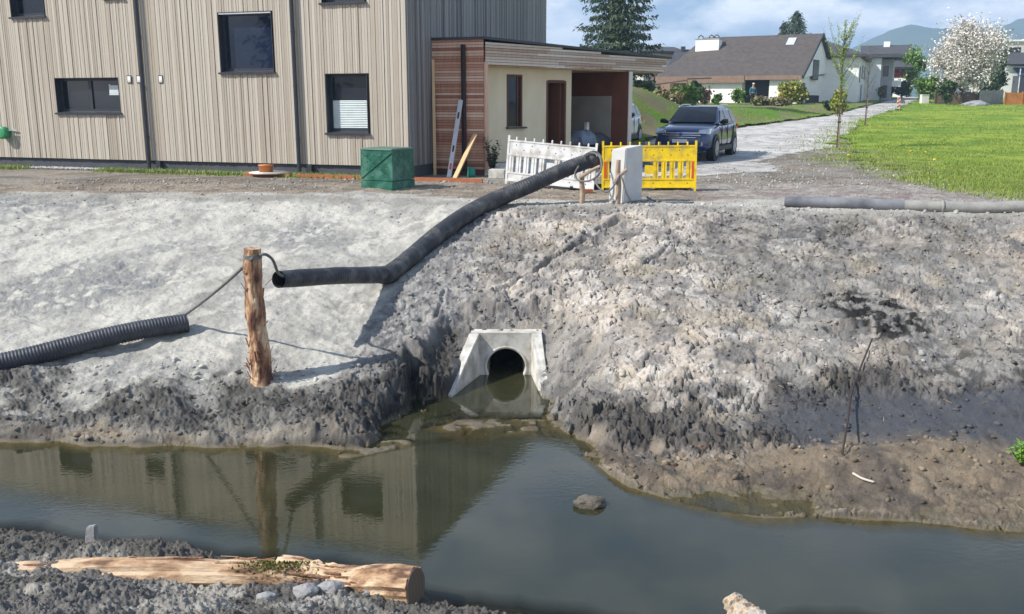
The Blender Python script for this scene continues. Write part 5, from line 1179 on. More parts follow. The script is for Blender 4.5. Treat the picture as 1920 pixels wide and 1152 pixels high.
G1 = leafmat('leaf_spring', (.05,.11,.015), (.12,.22,.03), (.20,.30,.05)); G2 = leafmat('leaf_dark', (.015,.035,.012), (.04,.08,.02), (.07,.11,.03)); GY_ = leafmat('leaf_yellow', (.13,.17,.02), (.26,.27,.04), (.34,.33,.07)); GW = leafmat('blossom', (.30,.28,.24), (.62,.58,.52), (.80,.76,.72)); GB = leafmat('dry_brush', (.14,.11,.06), (.20,.18,.08), (.28,.26,.12))
NEEDLE = leafmat('spruce_needles', (.018,.038,.024), (.055,.085,.048), (.12,.15,.09)); REDB = leafmat('reddish_leaf', (.20,.10,.07), (.30,.16,.10))
def conifer(name, loc, h, rb_, label, seed, bottom=.12, whorls=34, per=10, dens=15, lsz=.17):
    e = empty(name, loc, label, 'tree'); r = np.random.default_rng(seed)
    m = MB(); m.tube([(0, 0, -.3), (0, 0, h*.5), (0, 0, h)], [h*.017, h*.010, .01], 8); m.build('trunk', M['trunk'], e)
    V = []; S = []
    for w_ in range(whorls):
        t = w_/(whorls-1); z0 = h*(bottom+(1-bottom)*t); L_ = rb_*(1-t)**.72*(.85+.3*r.random())+.12
        if t < .12: L_ *= .82+t
        for k in range(per):
            a = 2*math.pi*(k+r.random())/per; l = L_*r.uniform(.72, 1.15); nn_ = max(3, int(dens*l/rb_))+2
            for j in range(nn_):
                u = (j+r.random())/nn_; x_ = l*u; z_ = z0+.10*l-.50*l*u+.30*l*u*u+.0
                side_ = r.normal()*.20*l*(1-u*.65)*.9
                px_ = math.cos(a)*x_-math.sin(a)*side_; py_ = math.sin(a)*x_+math.cos(a)*side_
                for q in range(4):
                    dx_ = r.normal(size=3)*lsz*.5; c_ = np.array([px_, py_, z_])+dx_
                    d_ = np.array([math.cos(a)*.6+r.normal()*.5, math.sin(a)*.6+r.normal()*.5, -.75+r.normal()*.3]); d_ /= np.linalg.norm(d_); s_ = np.cross(d_, r.normal(size=3)); s_ /= np.linalg.norm(s_)
                    ll = lsz*r.uniform(.8, 1.7); V += [c_-s_*ll*.20, c_+s_*ll*.20, c_+d_*ll]
    V = np.array(V); link('crown', raw_mesh('crown', V, np.arange(len(V)).reshape(-1, 3)), NEEDLE, e); return e
conifer('spruce_tree', far(1155, 58), 13.5, 2.75, 'tall dark spruce rising behind the carport roof', 1, .10, 24, 13, 30, .185)
conifer('spruce_tree', (-27, 6, 0), 11, 2.8, 'spruce standing left of the ditch, seen only as a reflection in the square window', 8, .10, 26, 9, 12, .25)
conifer('spruce_tree', far(1484, 130), 10.9, 4.6, 'far dark conifer whose tip shows above the brown house roof', 2, .2, 30, 8, 10, .3)
conifer('spruce_tree', far(1462, 132), 9.6, 2.4, 'smaller far conifer tip left of the other, above the brown roof', 3, .2, 22, 7, 8, .3)
broad('blossom_tree', far(1803, 84), 1.3, (3.6, 3.2, 3.2), 24000, .085, GW, 'large tree covered in white blossom beside the meadow', seed=4, clumps=120, hang=.3, shell_=.35)
broad('dark_tree', far(1868, 92), .8, (.75, .9, 2.4), 3000, .12, G2, 'narrow dark evergreen close behind the right of the blossom tree', seed=5, clumps=24)
broad('green_tree', far(1703, 112), 1.2, (1.55, 1.6, 2.5), 4200, .13, G1, 'rounded fresh green tree at the end of the gravel road', seed=6, clumps=40)
for i, (px, Y, rx, rz, mt, lab, n_, sh) in enumerate((
        (1738, 88, 1.7, 1.35, G1, 'bright green bush left below the blossom tree', 3600, 0), (1852, 86, .95, 1.1, G1, 'light green bush at the right foot of the blossom tree', 1700, 0),
        (1775, 82, .8, 1.2, G2, 'dark green bush under the middle of the blossom tree', 1600, 0), (1690, 102, 1.0, 1.0, G2, 'dark hedge bush left of the far road end', 1800, 0),
        (1484, 77, 1.05, 1.05, GY_, 'yellow green forsythia bush before the brown roofed house', 2600, 0), (1502, 77, .5, .8, GB, 'bare pinkish bush right beside the forsythia', 900, 0),
        (1572, 61, .52, .85, GY_, 'olive egg shaped shrub at the left edge of the road', 2400, 0), (1556, 66, .45, .45, G2, 'low dark round shrub left of the egg shaped one', 900, 0),
        (1282, 62, 1.3, .75, G1, 'light green garden bush on the mound left of the pole', 2400, 0), (1305, 74, .9, 1.0, G2, 'dark garden bush before the left end of the white wall', 1500, 0), (1262, 54, .9, .42, GB, 'tangled brown brush on the grassy mound', 2200, 0), (1240, 49, .6, .28, GB, 'smaller brown brush patch low on the grassy mound', 1300, 0),
        (1320, 76, .6, .8, REDB, 'reddish leaved shrub before the white wall', 1000, 0), (1385, 77, .75, .65, G1, 'green shrub beside the standing person', 1300, 0), (1345, 77, .4, .45, G1, 'small green shrub in the middle of the white wall', 700, 0), (1208, 58, 1.4, .8, G2, 'dark low branches thicket at the foot of the spruce', 2400, 0), (1430, 70, 1.0, .30, GB, 'dry low brush along the top of the lawn bank', 1500, 0), (1460, 69, .9, .28, GB, 'dry low brush right of the other, along the lawn bank', 1400, 0),
        (1650, 96, .3, .75, GB, 'pale dry bush at the white houses beside the road', 700, 0), (1668, 98, .4, 1.2, G2, 'dark columnar hedge beside the far white house', 1300, 0))):
    broad('bush', far(px, Y), .15, (rx, rx, rz), n_, .055+.0006*Y, mt, lab, 'bush', seed=20+i, clumps=22, shell_=.3)
# young trees by the road
def sapling(px, Y, h, spread, label, seed, leaves, col_):
    x_, y_, z_ = far(px, Y); e = empty('young_tree', (x_, y_, z_), label, 'tree'); r_ = random.Random(seed); m = MB(); V = []
    m.tube([(0, 0, -.1), (.01, 0, h*.4), (-.02, 0, h*.8), (0, 0, h)], [.028, .022, .012, .004], 8)
    for k in range(26):
        zz = h*r_.uniform(.28, .85); a = r_.uniform(0, 6.28); l = spread*r_.uniform(.4, 1)*(1-abs(zz/h-.45)); t_ = Vector((math.cos(a)*l, math.sin(a)*l, zz+l*2.2)); m.tube([(0, 0, zz), Vector((0, 0, zz)).lerp(t_, .5)+Vector((math.cos(a)*l*.15, math.sin(a)*l*.15, -.03)), t_], [.008, .005, .002], 5)
        for j in range(leaves):
            t = r_.uniform(.2, 1); c_ = Vector((0, 0, zz)).lerp(t_, t)+Vector((r_.gauss(0, .03), r_.gauss(0, .03), r_.gauss(0, .04))); d_ = Vector((r_.gauss(0, 1), r_.gauss(0, 1), r_.gauss(0, 1))).normalized(); s_ = d_.orthogonal().normalized(); V += [c_-s_*.018, c_+s_*.018, c_+d_*.06]
    for j in range(leaves*10):
        zz = h*r_.uniform(.5, 1); c_ = Vector((r_.gauss(0, .035), r_.gauss(0, .035), zz)); d_ = Vector((r_.gauss(0, 1), r_.gauss(0, 1), r_.gauss(0, 1))).normalized(); s_ = d_.orthogonal().normalized(); V += [c_-s_*.018, c_+s_*.018, c_+d_*.06]
    m.build('trunk', M['trunk'], e); link('foliage', raw_mesh('foliage', np.array(V), np.arange(len(V)).reshape(-1, 3)), col_, e)
    m = MB(); m.tube([(.06, 0, -.1), (.06, 0, 1.5)], .022, 8); m.build('support_stake', M['stick'], e)
    m = MB(); m.box(-.03, .09, -.03, .03, .95, 1.0); m.build('tie', M['black'], e)
sapling(1575, 34.6, 4.55, .95, 'slender young poplar with sparse fresh leaves at the near roadside', 1, 60, leafmat('young_leaf', (.16,.24,.03), (.30,.38,.07)))
sapling(1625, 49.5, 4.1, .7, 'thin nearly bare young tree further up the roadside', 2, 3, leafmat('young_leaf_b', (.16,.18,.08), (.24,.26,.12)))
# grass blades (uncountable)
def blades(name, n, ylo, yhi, xfun, hmin, hmax, mat, seed, zf, wid=.010):
    r = np.random.default_rng(seed); u = r.random(n); y = 1/(1/ylo+(1/yhi-1/ylo)*u); x = xfun(r, y); ok = zf(x, y); x, y = x[ok], y[ok]; n = len(x)
    z = terrain(x, y)+.015; h = r.uniform(hmin, hmax, n)*(.5+fbm(x*.8, y*.8, 90, 3)); a = r.uniform(0, 6.28, n); ln = r.normal(0, .35, (n, 2))*h[:, None]
    wd = wid*(y/22)
    b0 = np.stack([x-np.cos(a)*wd, y-np.sin(a)*wd, z], 1); b1 = np.stack([x+np.cos(a)*wd, y+np.sin(a)*wd, z], 1); tp = np.stack([x+ln[:, 0], y+ln[:, 1], z+h], 1)
    V = np.stack([b0, b1, tp], 1).reshape(-1, 3); o = link(name, raw_mesh(name, V, np.arange(len(V)).reshape(-1, 3)), mat); return tag(o, kind='stuff')
GR = leafmat('grass_blade', (.11,.18,.03), (.20,.28,.045), (.33,.37,.10))
def md_ok(x, y): return meadow(x+jit(x, y, .4, 3)+2.2*np.random.default_rng(3).random(x.shape)**5, y) & (x < .6*y+1)
blades('meadow_grass', 190000, 16.5, 100, lambda r, y: r.uniform(9, np.maximum(.58*y+1, 9.5)), .035, .10, GR, 1, md_ok)
blades('lawn_grass', 60000, 34.5, 85, lambda r, y: r.uniform(.08*y, .36*y), .05, .16, GR, 2, lambda x, y: lawn(x, y) & (fbm(x*.9+5, y*.9, 79, 4) < .54))
# tufts along the house base
def tuft_ok(x, y): return fbm(x*1.6, y*1.6, 91, 4) > .52
r = np.random.default_rng(9); n = 9000; s_ = r.uniform(.5, 14, n); off = .12+np.abs(r.normal(0, .28, n)); x = HC.x+fd[0]*s_+nF[0]*off; y = HC.y+fd[1]*s_+nF[1]*off; ok = (fbm(s_*.5, s_*0, 92, 3) > .47)
x, y = x[ok], y[ok]; n = len(x); h = r.uniform(.03, .12, n); a = r.uniform(0, 6.28, n); ln = r.normal(0, .03, (n, 2))
V = np.stack([np.stack([x-.012*np.cos(a), y-.012*np.sin(a), h*0+.0], 1), np.stack([x+.012*np.cos(a), y+.012*np.sin(a), h*0], 1), np.stack([x+ln[:, 0], y+ln[:, 1], h+.02], 1)], 1).reshape(-1, 3)
tag(link('house_edge_grass', raw_mesh('g', V, np.arange(len(V)).reshape(-1, 3)), GR), kind='stuff')
r = np.random.default_rng(10); n = 5200; s_ = r.uniform(0, 15, n); off = r.uniform(.02, .34, n); x = HC.x+fd[0]*s_+nF[0]*off; y = HC.y+fd[1]*s_+nF[1]*off
bm = bmesh.new(); bmesh.ops.create_icosphere(bm, subdivisions=1, radius=1); V0 = np.array([v_.co[:] for v_ in bm.verts]); F0 = np.array([[v_.index for v_ in f_.verts] for f_ in bm.faces]); bm.free()
V = V0[None]*r.uniform(.012, .028, (n, 1, 3))*(1+(r.random((n, 12*0+len(V0), 1))-.5)*.5)+np.stack([x, y, x*0+.02+r.uniform(0, .03, n)], 1)[:, None]
tag(link('drip_edge_gravel', raw_mesh('g', V.reshape(-1, 3), (F0[None]+(np.arange(n)*len(V0))[:, None, None]).reshape(-1, 3)), pm('drip_gravel', (.55,.54,.51), (.38,.37,.35), 60, .9, 0)), kind='stuff')
# a few yellow flowers in the near meadow edge
r_ = random.Random(6)
for (px, py) in ((1718,287),(1751,309),(1707,292),(1735,294),(1590,300)):
    a_, b_, c_ = ray(px, py); t_ = (0-H)/c_; x_, y_ = a_*t_, b_*t_; e = empty('dandelion', (x_, y_, 0), 'small yellow dandelion in flower at the near edge of the meadow', 'flower', group='dandelions at the near meadow edge')
    m = MB(); m.tube([(0, 0, 0), (0, 0, .14)], .006, 5); m.build('stem', G1, e); m = MB(); m.tube([(0, 0, .14), (0, 0, .15), (0, 0, .175)], [.01, .045, .03], 9); m.build('bloom', M['yellow'], e)
# ================================================================ NEIGHBOURING HOUSES
M['roof_brown'] = pm('brown_roof_tiles', (.10,.086,.08), (.065,.057,.053), 2.5, .85, .5, 9); M['roof_dark'] = pm('dark_roof_tiles', (.075,.078,.088), (.055,.057,.064), 2.5, .8, .4, 9)
M['fascia_brown'] = pm('fascia_brown', (.26,.17,.13), None, 3, .8, .1); M['red_panel'] = pm('red_panel', (.25,.03,.05), None, 3, .7, .05)
class HX:
    def __init__(s, name, x, y, z, ang, label):
        s.e = empty(name, (x, y, z), label, 'house', ang)
    def box(s, name, mat, x0, x1, y0, y1, z0, z1, parent=None):
        m = MB(); m.box(x0, x1, y0, y1, z0, z1); o = m.build(name, mat, s.e); 
        if parent: o.parent = parent
        return o
    def win(s, x0, x1, z0, z1, y=-.0, parent=None, fmat=None):
        o = s.box('window', fmat or M['frame'], x0, x1, y-.03, y+.05, z0, z1, parent); s.box('pane', M['glass'], x0+.07, x1-.07, y-.045, y-.031, z0+.07, z1-.07, o); return o
    def roof(s, pts, faces, mat, th_=.16, name='roof'):
        m = MB(); m.add(pts, faces); o = m.build(name, mat, s.e); md = o.modifiers.new('s', 'SOLIDIFY'); md.thickness = th_; md.offset = -1; return o
a23 = -R(23)
A = HX('brown_roof_house', 14.4, 86.1, 1.45, -R(31), 'long low white house under a big brown tiled roof with white chimney block')
wa = A.box('wall', M['render_white'], 1.6, 11.3, 0, 10, -.8, 2.6); A.box('front_wall', M['render_white'], 2.75, 6.6, -.75, -.001, -.8, 2.3); A.box('front_wall', M['render_white'], 8.95, 11.3, -.75, -.001, -.8, 2.3)
m = MB(); m.add([(11.35, 0, 2.3), (11.5, 0, 2.3), (11.5, 10, 3.0), (11.35, 10, 3.0), (11.35, 5, 6.0), (11.5, 5, 6.0), (11.5, 10, -.8), (11.35, 10, -.8)], [(0,1,5,4),(4,5,2,3),(1,2,5),(0,4,3),(2,3,7,6)]); m.build('gable_wall', M['render_white'], A.e)
A.roof([(-1.6,-1.1,2.5),(11.75,-1.1,2.5),(11.75,5,6.15),(1.0,5,6.15),(-.3,2.0,4.1),(11.75,10.6,2.9),(1.0,10.6,2.9)], [(0,1,2,3,4),(3,2,5,6)], M['roof_brown'])
A.box('fascia', M['fascia_brown'], -1.5, 6.9, -1.18, -1.08, 1.95, 2.52); A.box('fascia', M['fascia_brown'], 6.95, 11.7, -1.16, -1.08, 2.15, 2.5)
m = MB(); m.bar((11.80, -1.15, 2.3), (11.80, 5, 6.08), .08, .28); m.bar((11.80, 5, 6.08), (11.80, 10.7, 2.8), .08, .28); m.build('verge_board', M['roof_dark'], A.e)
chb = A.box('chimney', M['render_white'], .9, 3.1, 3.0, 3.9, 4.0, 5.85)
A.box('chimney_slab', M['render_grey'], .85, 3.15, 2.95, 3.95, 5.86, 5.93, chb)
for x_ in (1.25, 2.25, 2.75):
    m = MB(); m.tube([(x_-.22, 3.4, 5.93), (x_-.2, 3.4, 6.12), (x_, 3.4, 6.26), (x_+.2, 3.4, 6.12), (x_+.22, 3.4, 5.93)], .05, 8); o = m.build('chimney_cap', M['roof_dark'], A.e); o.parent = chb
A.box('doorway', M['darkcloth'], 6.65, 8.9, -.02, .0, -.1, 2.3); A.box('dark_door', M['darkcloth'], 2.05, 2.7, -.02, .0, -.2, 1.95); A.box('wall_pier', M['render_white'], 1.55, 1.8, -.6, .0, -.6, 1.9)
A.box('drainpipe', M['fascia_brown'], 3.7, 3.76, -.83, -.755, -.5, 1.7)
m = MB(); m.add([(9.0, 3.4, 5.12), (9.7, 3.4, 5.12), (9.7, 4.3, 5.75), (9.0, 4.3, 5.75)], [(0,1,2,3)]); o = m.build('skylight', M['alu'], A.e); o.modifiers.new('s', 'SOLIDIFY').thickness = .1
for q in (0,): 
    m = MB(); m.box(11.5, 11.53, 3.2, 5.3, 2.2, 3.9); f_ = m.build('window', M['frame'], A.e); m = MB(); m.box(11.531, 11.54, 3.3, 5.2, 2.3, 3.8); o = m.build('pane', M['glass'], A.e); o.parent = f_
m = MB(); m.box(11.5, 11.53, 2.0, 6.0, -.8, .9); m.build('garage_door', M['darkcloth'], A.e); m = MB(); m.box(11.5, 11.53, .1, .9, .9, 1.9); m.build('gable_door', M['glass'], A.e)
pz = far(1287, 72); m = MB(); m.tube([(0, 0, 0), (0, 0, 2.1)], .06, 8); m.bar((0, 0, 1.95), (-2.6, -.5, 1.6), .06, .1); m.bar((0, 0, 2.05), (2.2, 2, 2.15), .06, .1); o = m.build('pergola_pole', M['fascia_brown'], None); o.location = (pz[0], pz[1], th(pz[0], pz[1])); tag(o, 'thin brown pergola pole at the left end of the brown roofed house', 'pole')
B = HX('flat_white_house', 28.1, 87.4, 1.35, a23, 'white cubic house with dark eaves beside the gravel road, left of the sapling')
B.box('wall', M['render_white'], -.4, 3.2, 0, 15, -.5, 4.35); B.box('eaves', M['roof_dark'], -.8, 3.7, -.7, 15.6, 4.36, 4.6)
B.roof([(-.8,-.7,4.6),(3.7,-.7,4.6),(3.7,15.6,4.6),(-.8,15.6,4.6),(-1.5,6,6.6),(-1.5,9,6.6)], [(0,1,4),(1,2,5,4),(2,3,5)], M['roof_dark'])
B.box('porch', M['render_white'], -1.6, -.41, -1.2, 2, -.4, 2.4); B.win(-1.3, -.5, .7, 1.7, -1.2)
m = MB()
for (y0, y1, z0, z1) in ((1.5, 3, 2.2, 3.6), (5, 7, .6, 2.0), (5, 7, 2.6, 3.8), (9, 11, 2.6, 3.8)):
    m = MB(); m.box(3.2, 3.23, y0, y1, z0, z1); f_ = m.build('window', M['frame'], B.e); m = MB(); m.box(3.231, 3.24, y0+.1, y1-.1, z0+.1, z1-.1); o = m.build('pane', M['glass'], B.e); o.parent = f_
v_ = at(1627, 190, 97)
B2 = HX('grey_white_house', v_.x, 97, 1.7, a23, 'white house with a flat canopy further along the road behind the cubic one')
B2.box('wall', M['render_white'], -1.2, 1.0, 0, 8, -.5, 4.4); B2.box('side_wing', M['render_grey'], 1.0, 2.1, 1.0, 8, -.5, 4.3); B2.box('canopy', M['roof_dark'], -1.4, 2.8, -.5, 8, 4.41, 4.75); B2.win(1.2, 1.7, 2.6, 3.6, 1.0); B2.box('balcony', M['render_white'], 2.1, 2.9, 1.5, 5, 1.6, 2.2); B2.win(1.25, 1.7, .5, 1.7, 1.0)
v_ = at(1625, 190, 112)
Cc = HX('dark_gable_house', v_.x, 112, 1.9, a23, 'far house with a steep dark roof and a red upper wall panel')
Cc.box('wall', M['render_white'], 0, 4.0, 1, 8, -.5, 3.0); Cc.box('red_wall', M['red_panel'], 1.2, 3.95, .97, 1.0, 2.6, 4.0)
Cc.roof([(-.8,.2,3.8),(4.6,.2,3.8),(4.3,5,6.5),(-1.4,5,6.5),(4.6,10,3.8),(-.8,10,3.8)], [(0,1,2,3),(3,2,4,5)], M['roof_dark'], .3)
m = MB(); m.add([(4.0, 1, 2.9), (4.0, 9, 2.9), (4.0, 5, 6.2)], [(0, 1, 2)]); m.build('gable', M['render_grey'], Cc.e); Cc.box('chimney', M['render_white'], 1.2, 1.9, 4.6, 5.2, 6.0, 6.9)
v_ = at(1672, 190, 126); D_ = HX('small_white_house', v_.x, 126, 2.2, a23, 'small far white house block with a balcony left of the green tree'); D_.box('wall', M['render_white'], 0, 1.6, 0, 6, -.5, 4.3); D_.box('side_wing', M['render_cream'], 1.6, 2.3, .8, 5, -.5, 4.6); D_.win(.3, 1.1, 2.4, 3.4); D_.box('balcony', M['render_grey'], .1, 2.4, -.5, -.0, 1.2, 1.7)
v_ = at(1872, 190, 104)
E_ = HX('cream_house', v_.x, 104, 1.9, -R(8), 'cream flat roofed house with a glazed winter garden at the right edge')
E_.box('wall', M['render_cream'], 0, 9, 2, 10, -.5, 6.3); E_.box('roof', M['render_white'], -.1, 9.2, 1.8, 10.2, 6.31, 6.5); E_.win(1.2, 2.4, 5.0, 5.7, 2.0)
E_.roof([(.0,-.4,3.7),(9.3,-.4,3.7),(9.3,2,5.0),(.4,2,5.0)], [(0,1,2,3)], M['roof_dark']); E_.box('front_wall', M['render_white'], .2, 9, 0, 2, -.5, 3.6)
gw = E_.box('winter_garden', M['glass_blue'], 1.2, 8.5, -1.8, -.01, .9, 2.6); 
for k in range(7): E_.box('mullion', M['white_plastic'], 1.2+k*1.1, 1.28+k*1.1, -1.86, -1.80, .8, 3.3, gw)
m = MB(); m.add([(1.1,-1.9,2.6),(8.6,-1.9,2.6),(8.6,-.0,3.5),(1.1,-.0,3.5)], [(0,1,2,3)]); o = m.build('glass_roof', M['glass_blue'], E_.e); o.modifiers.new('s', 'SOLIDIFY').thickness = .06
v_ = at(1226, 190, 98); F_ = HX('white_roof_house', v_.x, 98, 1.9, R(20), 'white house in bluish shade between the spruce and the brown roof')
F_.box('wall', M['render_cream'], -1.2, 2.2, 0, 8, -1, 4.7); F_.box('eaves', M['roof_dark'], -1.6, 3.2, -.6, 8.6, 4.71, 4.9)
F_.roof([(-1.6,-.6,4.9),(4.4,-.6,4.6),(4.4,4,5.6),(-1.6,4,5.6)], [(0,1,2,3)], M['roof_dark']); F_.win(.8, 1.2, 2.6, 3.6); F_.win(-.5, .0, .4, 1.6)
v_ = at(1255, 190, 92); F2 = HX('low_roof_house', v_.x, 92, 1.7, 0, 'low dark roofed building joining the left end of the brown roofed house')
F2.box('wall', M['fascia_brown'], 0, 4.5, 0, 6, -1, 2.0); F2.roof([(-.8,-.8,2.3),(4.6,-.8,2.3),(4.6,3.5,5.0),(1.0,3.5,5.0)], [(0,1,2,3)], M['roof_dark']); F2.box('chimney', M['roof_dark'], 1.5, 1.9, 3, 3.4, 4.6, 5.4)
# fences, shed, box, road beacon
def fence(px0, px1, Y, h, mat, label, seg=1.6):
    a_ = at(px0, 190, Y); b_ = at(px1, 190, Y); zz = th(a_.x, Y); e = empty('garden_fence', (a_.x, Y, zz), label, 'fence'); Lf = b_.x-a_.x; k = 0
    m = MB(); x_ = 0; r_ = random.Random(3)
    while x_ < Lf-.02: hh = h-.08+r_.uniform(-.03, .03); m.box(x_, min(Lf, x_+.14), -.02, .02, .05, hh); x_ += .148
    m.box(0, Lf, .021, .06, h*.25, h*.25+.08); m.box(0, Lf, .021, .06, h*.75, h*.75+.08); m.build('boards', mat, e)
    x_ = 0
    while x_ <= Lf: m = MB(); m.box(x_-.05, x_+.05, -.07, -.021, -.1, h); m.build('fence_post', mat, e); x_ += seg
fence(1752, 1835, 84, 1.15, M['brown_fence'], 'weathered brown board fence below the blossom tree', 1.3)
fence(1836, 1880, 83.5, 1.3, M['grey_fence'], 'greyish board fence right of the brown one', 1.2)
fence(1883, 2050, 82, 1.15, M['orange_wood'], 'orange brown board fence before the winter garden', 1.5)
x_, y_, z_ = far(1733, 86); m = MB(); m.box(-.33, .33, -.2, .2, -.1, .75); m.box(-.36, .36, -.23, .23, .751, .80); m.box(-.01, .01, -.205, -.2, .05, .7); o = m.build('cable_cabinet', M['render_white'], None, bevel=.02); o.location = (x_, y_, z_); tag(o, 'small white cable cabinet at the meadow corner by the road end', 'cabinet')
x_, y_, z_ = far(1685.5, 71); e = empty('road_beacon', (x_, y_, z_), 'red and white striped road works beacon at the edge of the far road', 'beacon')
m = MB(); m.box(-.2, .2, -.12, .12, 0, .08); m.build('foot', M['tyre'], e, bevel=.01)
m = MB(); m.box(-.12, .12, -.02, .02, .081, .95); m.build('board', M['white_reflect'], e, bevel=.008)
for k in range(3): m = MB(); z0 = .15+k*.28; m.add([(-.12, -.024, z0), (.12, -.024, z0+.16), (.12, -.024, z0+.29), (-.12, -.024, z0+.13)], [(0,1,2,3)]); o = m.build('stripe', M['red_reflect'], e); o.modifiers.new('s', 'SOLIDIFY').thickness = .003
x_, y_, z_ = far(1830, 80); rock('rubble_heap', (x_, y_, z_+.05), (1.0, .7, .38), 'low grey heap of branches and rubble on the far meadow', 'heap', 4, 'stone')
x_, y_, z_ = far(1425, 76.5); 
e = empty('garden_table', (x_, y_, z_), 'small pale garden table in the doorway of the brown roofed house', 'table'); m = MB(); m.box(-.4, .4, -.4, .4, .68, .72); m.build('tabletop', M['white_plastic'], e)
for sx_ in (-1, 1):
    for sy_ in (-1, 1): m = MB(); m.box(sx_*.35-.025, sx_*.35+.025, sy_*.35-.025, sy_*.35+.025, 0, .679); m.build('leg', M['white_plastic'], e)
x_, y_, z_ = far(1466, 76.5); m = MB(); m.add([(-.25,-.2,0),(.25,-.2,0),(.3,-.25,.6),(-.3,-.25,.6),(-.25,.2,0),(.25,.2,0),(.3,.25,.6),(-.3,.25,.6)], [(0,1,2,3),(4,7,6,5),(0,4,5,1),(1,5,6,2),(2,6,7,3),(3,7,4,0)]); m.box(-.28, .28, .15, .25, .6, 1.0); o = m.build('yellow_chair', M['yellow'], None, bevel=.02); o.location = (x_, y_, z_); tag(o, 'small yellow garden chair left of the forsythia bush', 'chair')
# ---- person before the doorway
def skin_fig(name, verts, edges, rad, mat, parent):
    me = bpy.data.meshes.new(name); me.from_pydata(verts, edges, []); o = link(name, me, None, parent)
    o.modifiers.new('k', 'SKIN'); lay = me.skin_vertices[0] if len(me.skin_vertices) else None
    for i_, r_ in enumerate(rad): me.skin_vertices[0].data[i_].radius = r_ if isinstance(r_, tuple) else (r_, r_)
    me.skin_vertices[0].data[0].use_root = True
    o.modifiers.new('s', 'SUBSURF').render_levels = 1; me.materials.append(mat); return o
x_, y_, z_ = far(1411, 76); pe = empty('person', (x_, y_, z_), 'person in teal top, dark trousers and light cap standing by the dark doorway', 'person', .3)
bv = [(0,0,.95),(0,.01,1.2),(0,.01,1.40),(0,0,1.50),(0,-.02,1.62),(0,-.02,1.70), (.10,0,.90),(.12,-.03,.50),(.12,.02,.09),(.13,-.13,.04), (-.10,0,.90),(-.11,.0,.50),(-.12,.04,.09),(-.12,-.10,.04), (.19,.01,1.40),(.26,.02,1.14),(.22,-.10,.95),(.20,-.16,.88), (-.19,.01,1.40),(-.27,.02,1.15),(-.27,-.04,.92),(-.27,-.06,.84)]
be = [(0,1),(1,2),(2,3),(3,4),(4,5),(0,6),(6,7),(7,8),(8,9),(0,10),(10,11),(11,12),(12,13),(2,14),(14,15),(15,16),(16,17),(2,18),(18,19),(19,20),(20,21)]
br = [(.15,.10),(.14,.10),(.13,.10),.05,(.085,.095),(.06,.07),.09,.06,.04,.035,.09,.06,.04,.035,.055,.042,.035,.03,.055,.042,.035,.03]
skin_fig('body', bv, be, br, M['skin'], pe)
jv = [bv[i_] for i_ in (0,1,2,14,15,16,18,19,20)]; skin_fig('jacket', jv, [(0,1),(1,2),(2,3),(3,4),(4,5),(2,6),(6,7),(7,8)], [(.175,.125),(.165,.125),(.15,.12),.068,.055,.048,.068,.055,.048], M['teal'], pe)
tv = [(0,0,.93)]+[bv[i_] for i_ in (6,7,8,10,11,12)]; skin_fig('trousers', tv, [(0,1),(1,2),(2,3),(0,4),(4,5),(5,6)], [(.165,.12),.105,.078,.06,.105,.078,.06], M['darkcloth'], pe)
m = MB(); m.tube([(0,-.02,1.70),(0,-.02,1.76),(0,-.02,1.79)], [.095,.085,.04], 14); m.box(-.07, .07, -.17, -.08, 1.70, 1.715); m.build('cap', M['white_plastic'], pe, True)
# ================================================================ HILLS AND HAZE
hx_ = [-400,700,1200,1400,1500,1590,1650,1720,1800,1868,1920,2000,2200,2600]; hy_ = [190,188,180,168,125,80,60,66,64,50,36,20,0,30]
def hill(name, Y0, Y1, xs_, scale, seed, mat):
    nx, ny = 260, 26; pxs = np.linspace(xs_[0], xs_[-1], nx); V = []
    V = np.zeros((ny, nx, 3))
    for j in range(ny):
        t = j/(ny-1); Yv = Y0+(Y1-Y0)*t
        for i in range(nx):
            X_ = (pxs[i]-960)/F*Y1/CT*1.0; hh = (190-np.interp(pxs[i], hx_, hy_))/1790*Y1*scale
            V[j, i] = (X_, Yv, hh*ss(0, 1, t)**.9)
    nz = fbm(V[..., 0]/90, V[..., 1]/90, seed, 6)-.5; V[..., 2] = V[..., 2]*(1+.35*nz)+H-5*(1-ss(0, .1, (V[..., 1]-Y0)/(Y1-Y0)))
    me = grid_mesh(name, V[..., 0], V[..., 1], V[..., 2]); return tag(link(name, me, mat), kind='structure')
hill('hills', 900, 1500, hx_, 1.0, 95, pm('forest_slopes', (.035,.06,.025), (.06,.09,.035), .012, .95, 0, detail=8))
hm_, nt, b = nmat('haze'); nt.nodes.remove(b); pv = N(nt, 'ShaderNodeVolumePrincipled'); pv.inputs['Density'].default_value = .0006; pv.inputs['Color'].default_value = (.50,.72,1.0,1); pv.inputs['Anisotropy'].default_value = .0
nt.links.new(pv.outputs[0], nt.nodes['Material Output'].inputs['Volume'])
m = MB(); m.box(-1600, 2700, -40, 2600, -9, 160); tag(m.build('haze', hm_, None), kind='stuff')
SUN_E = 5.0; SKY_S = .080; EXPO = 0.40; CLOC = (3.3, 1.7, 0.5)
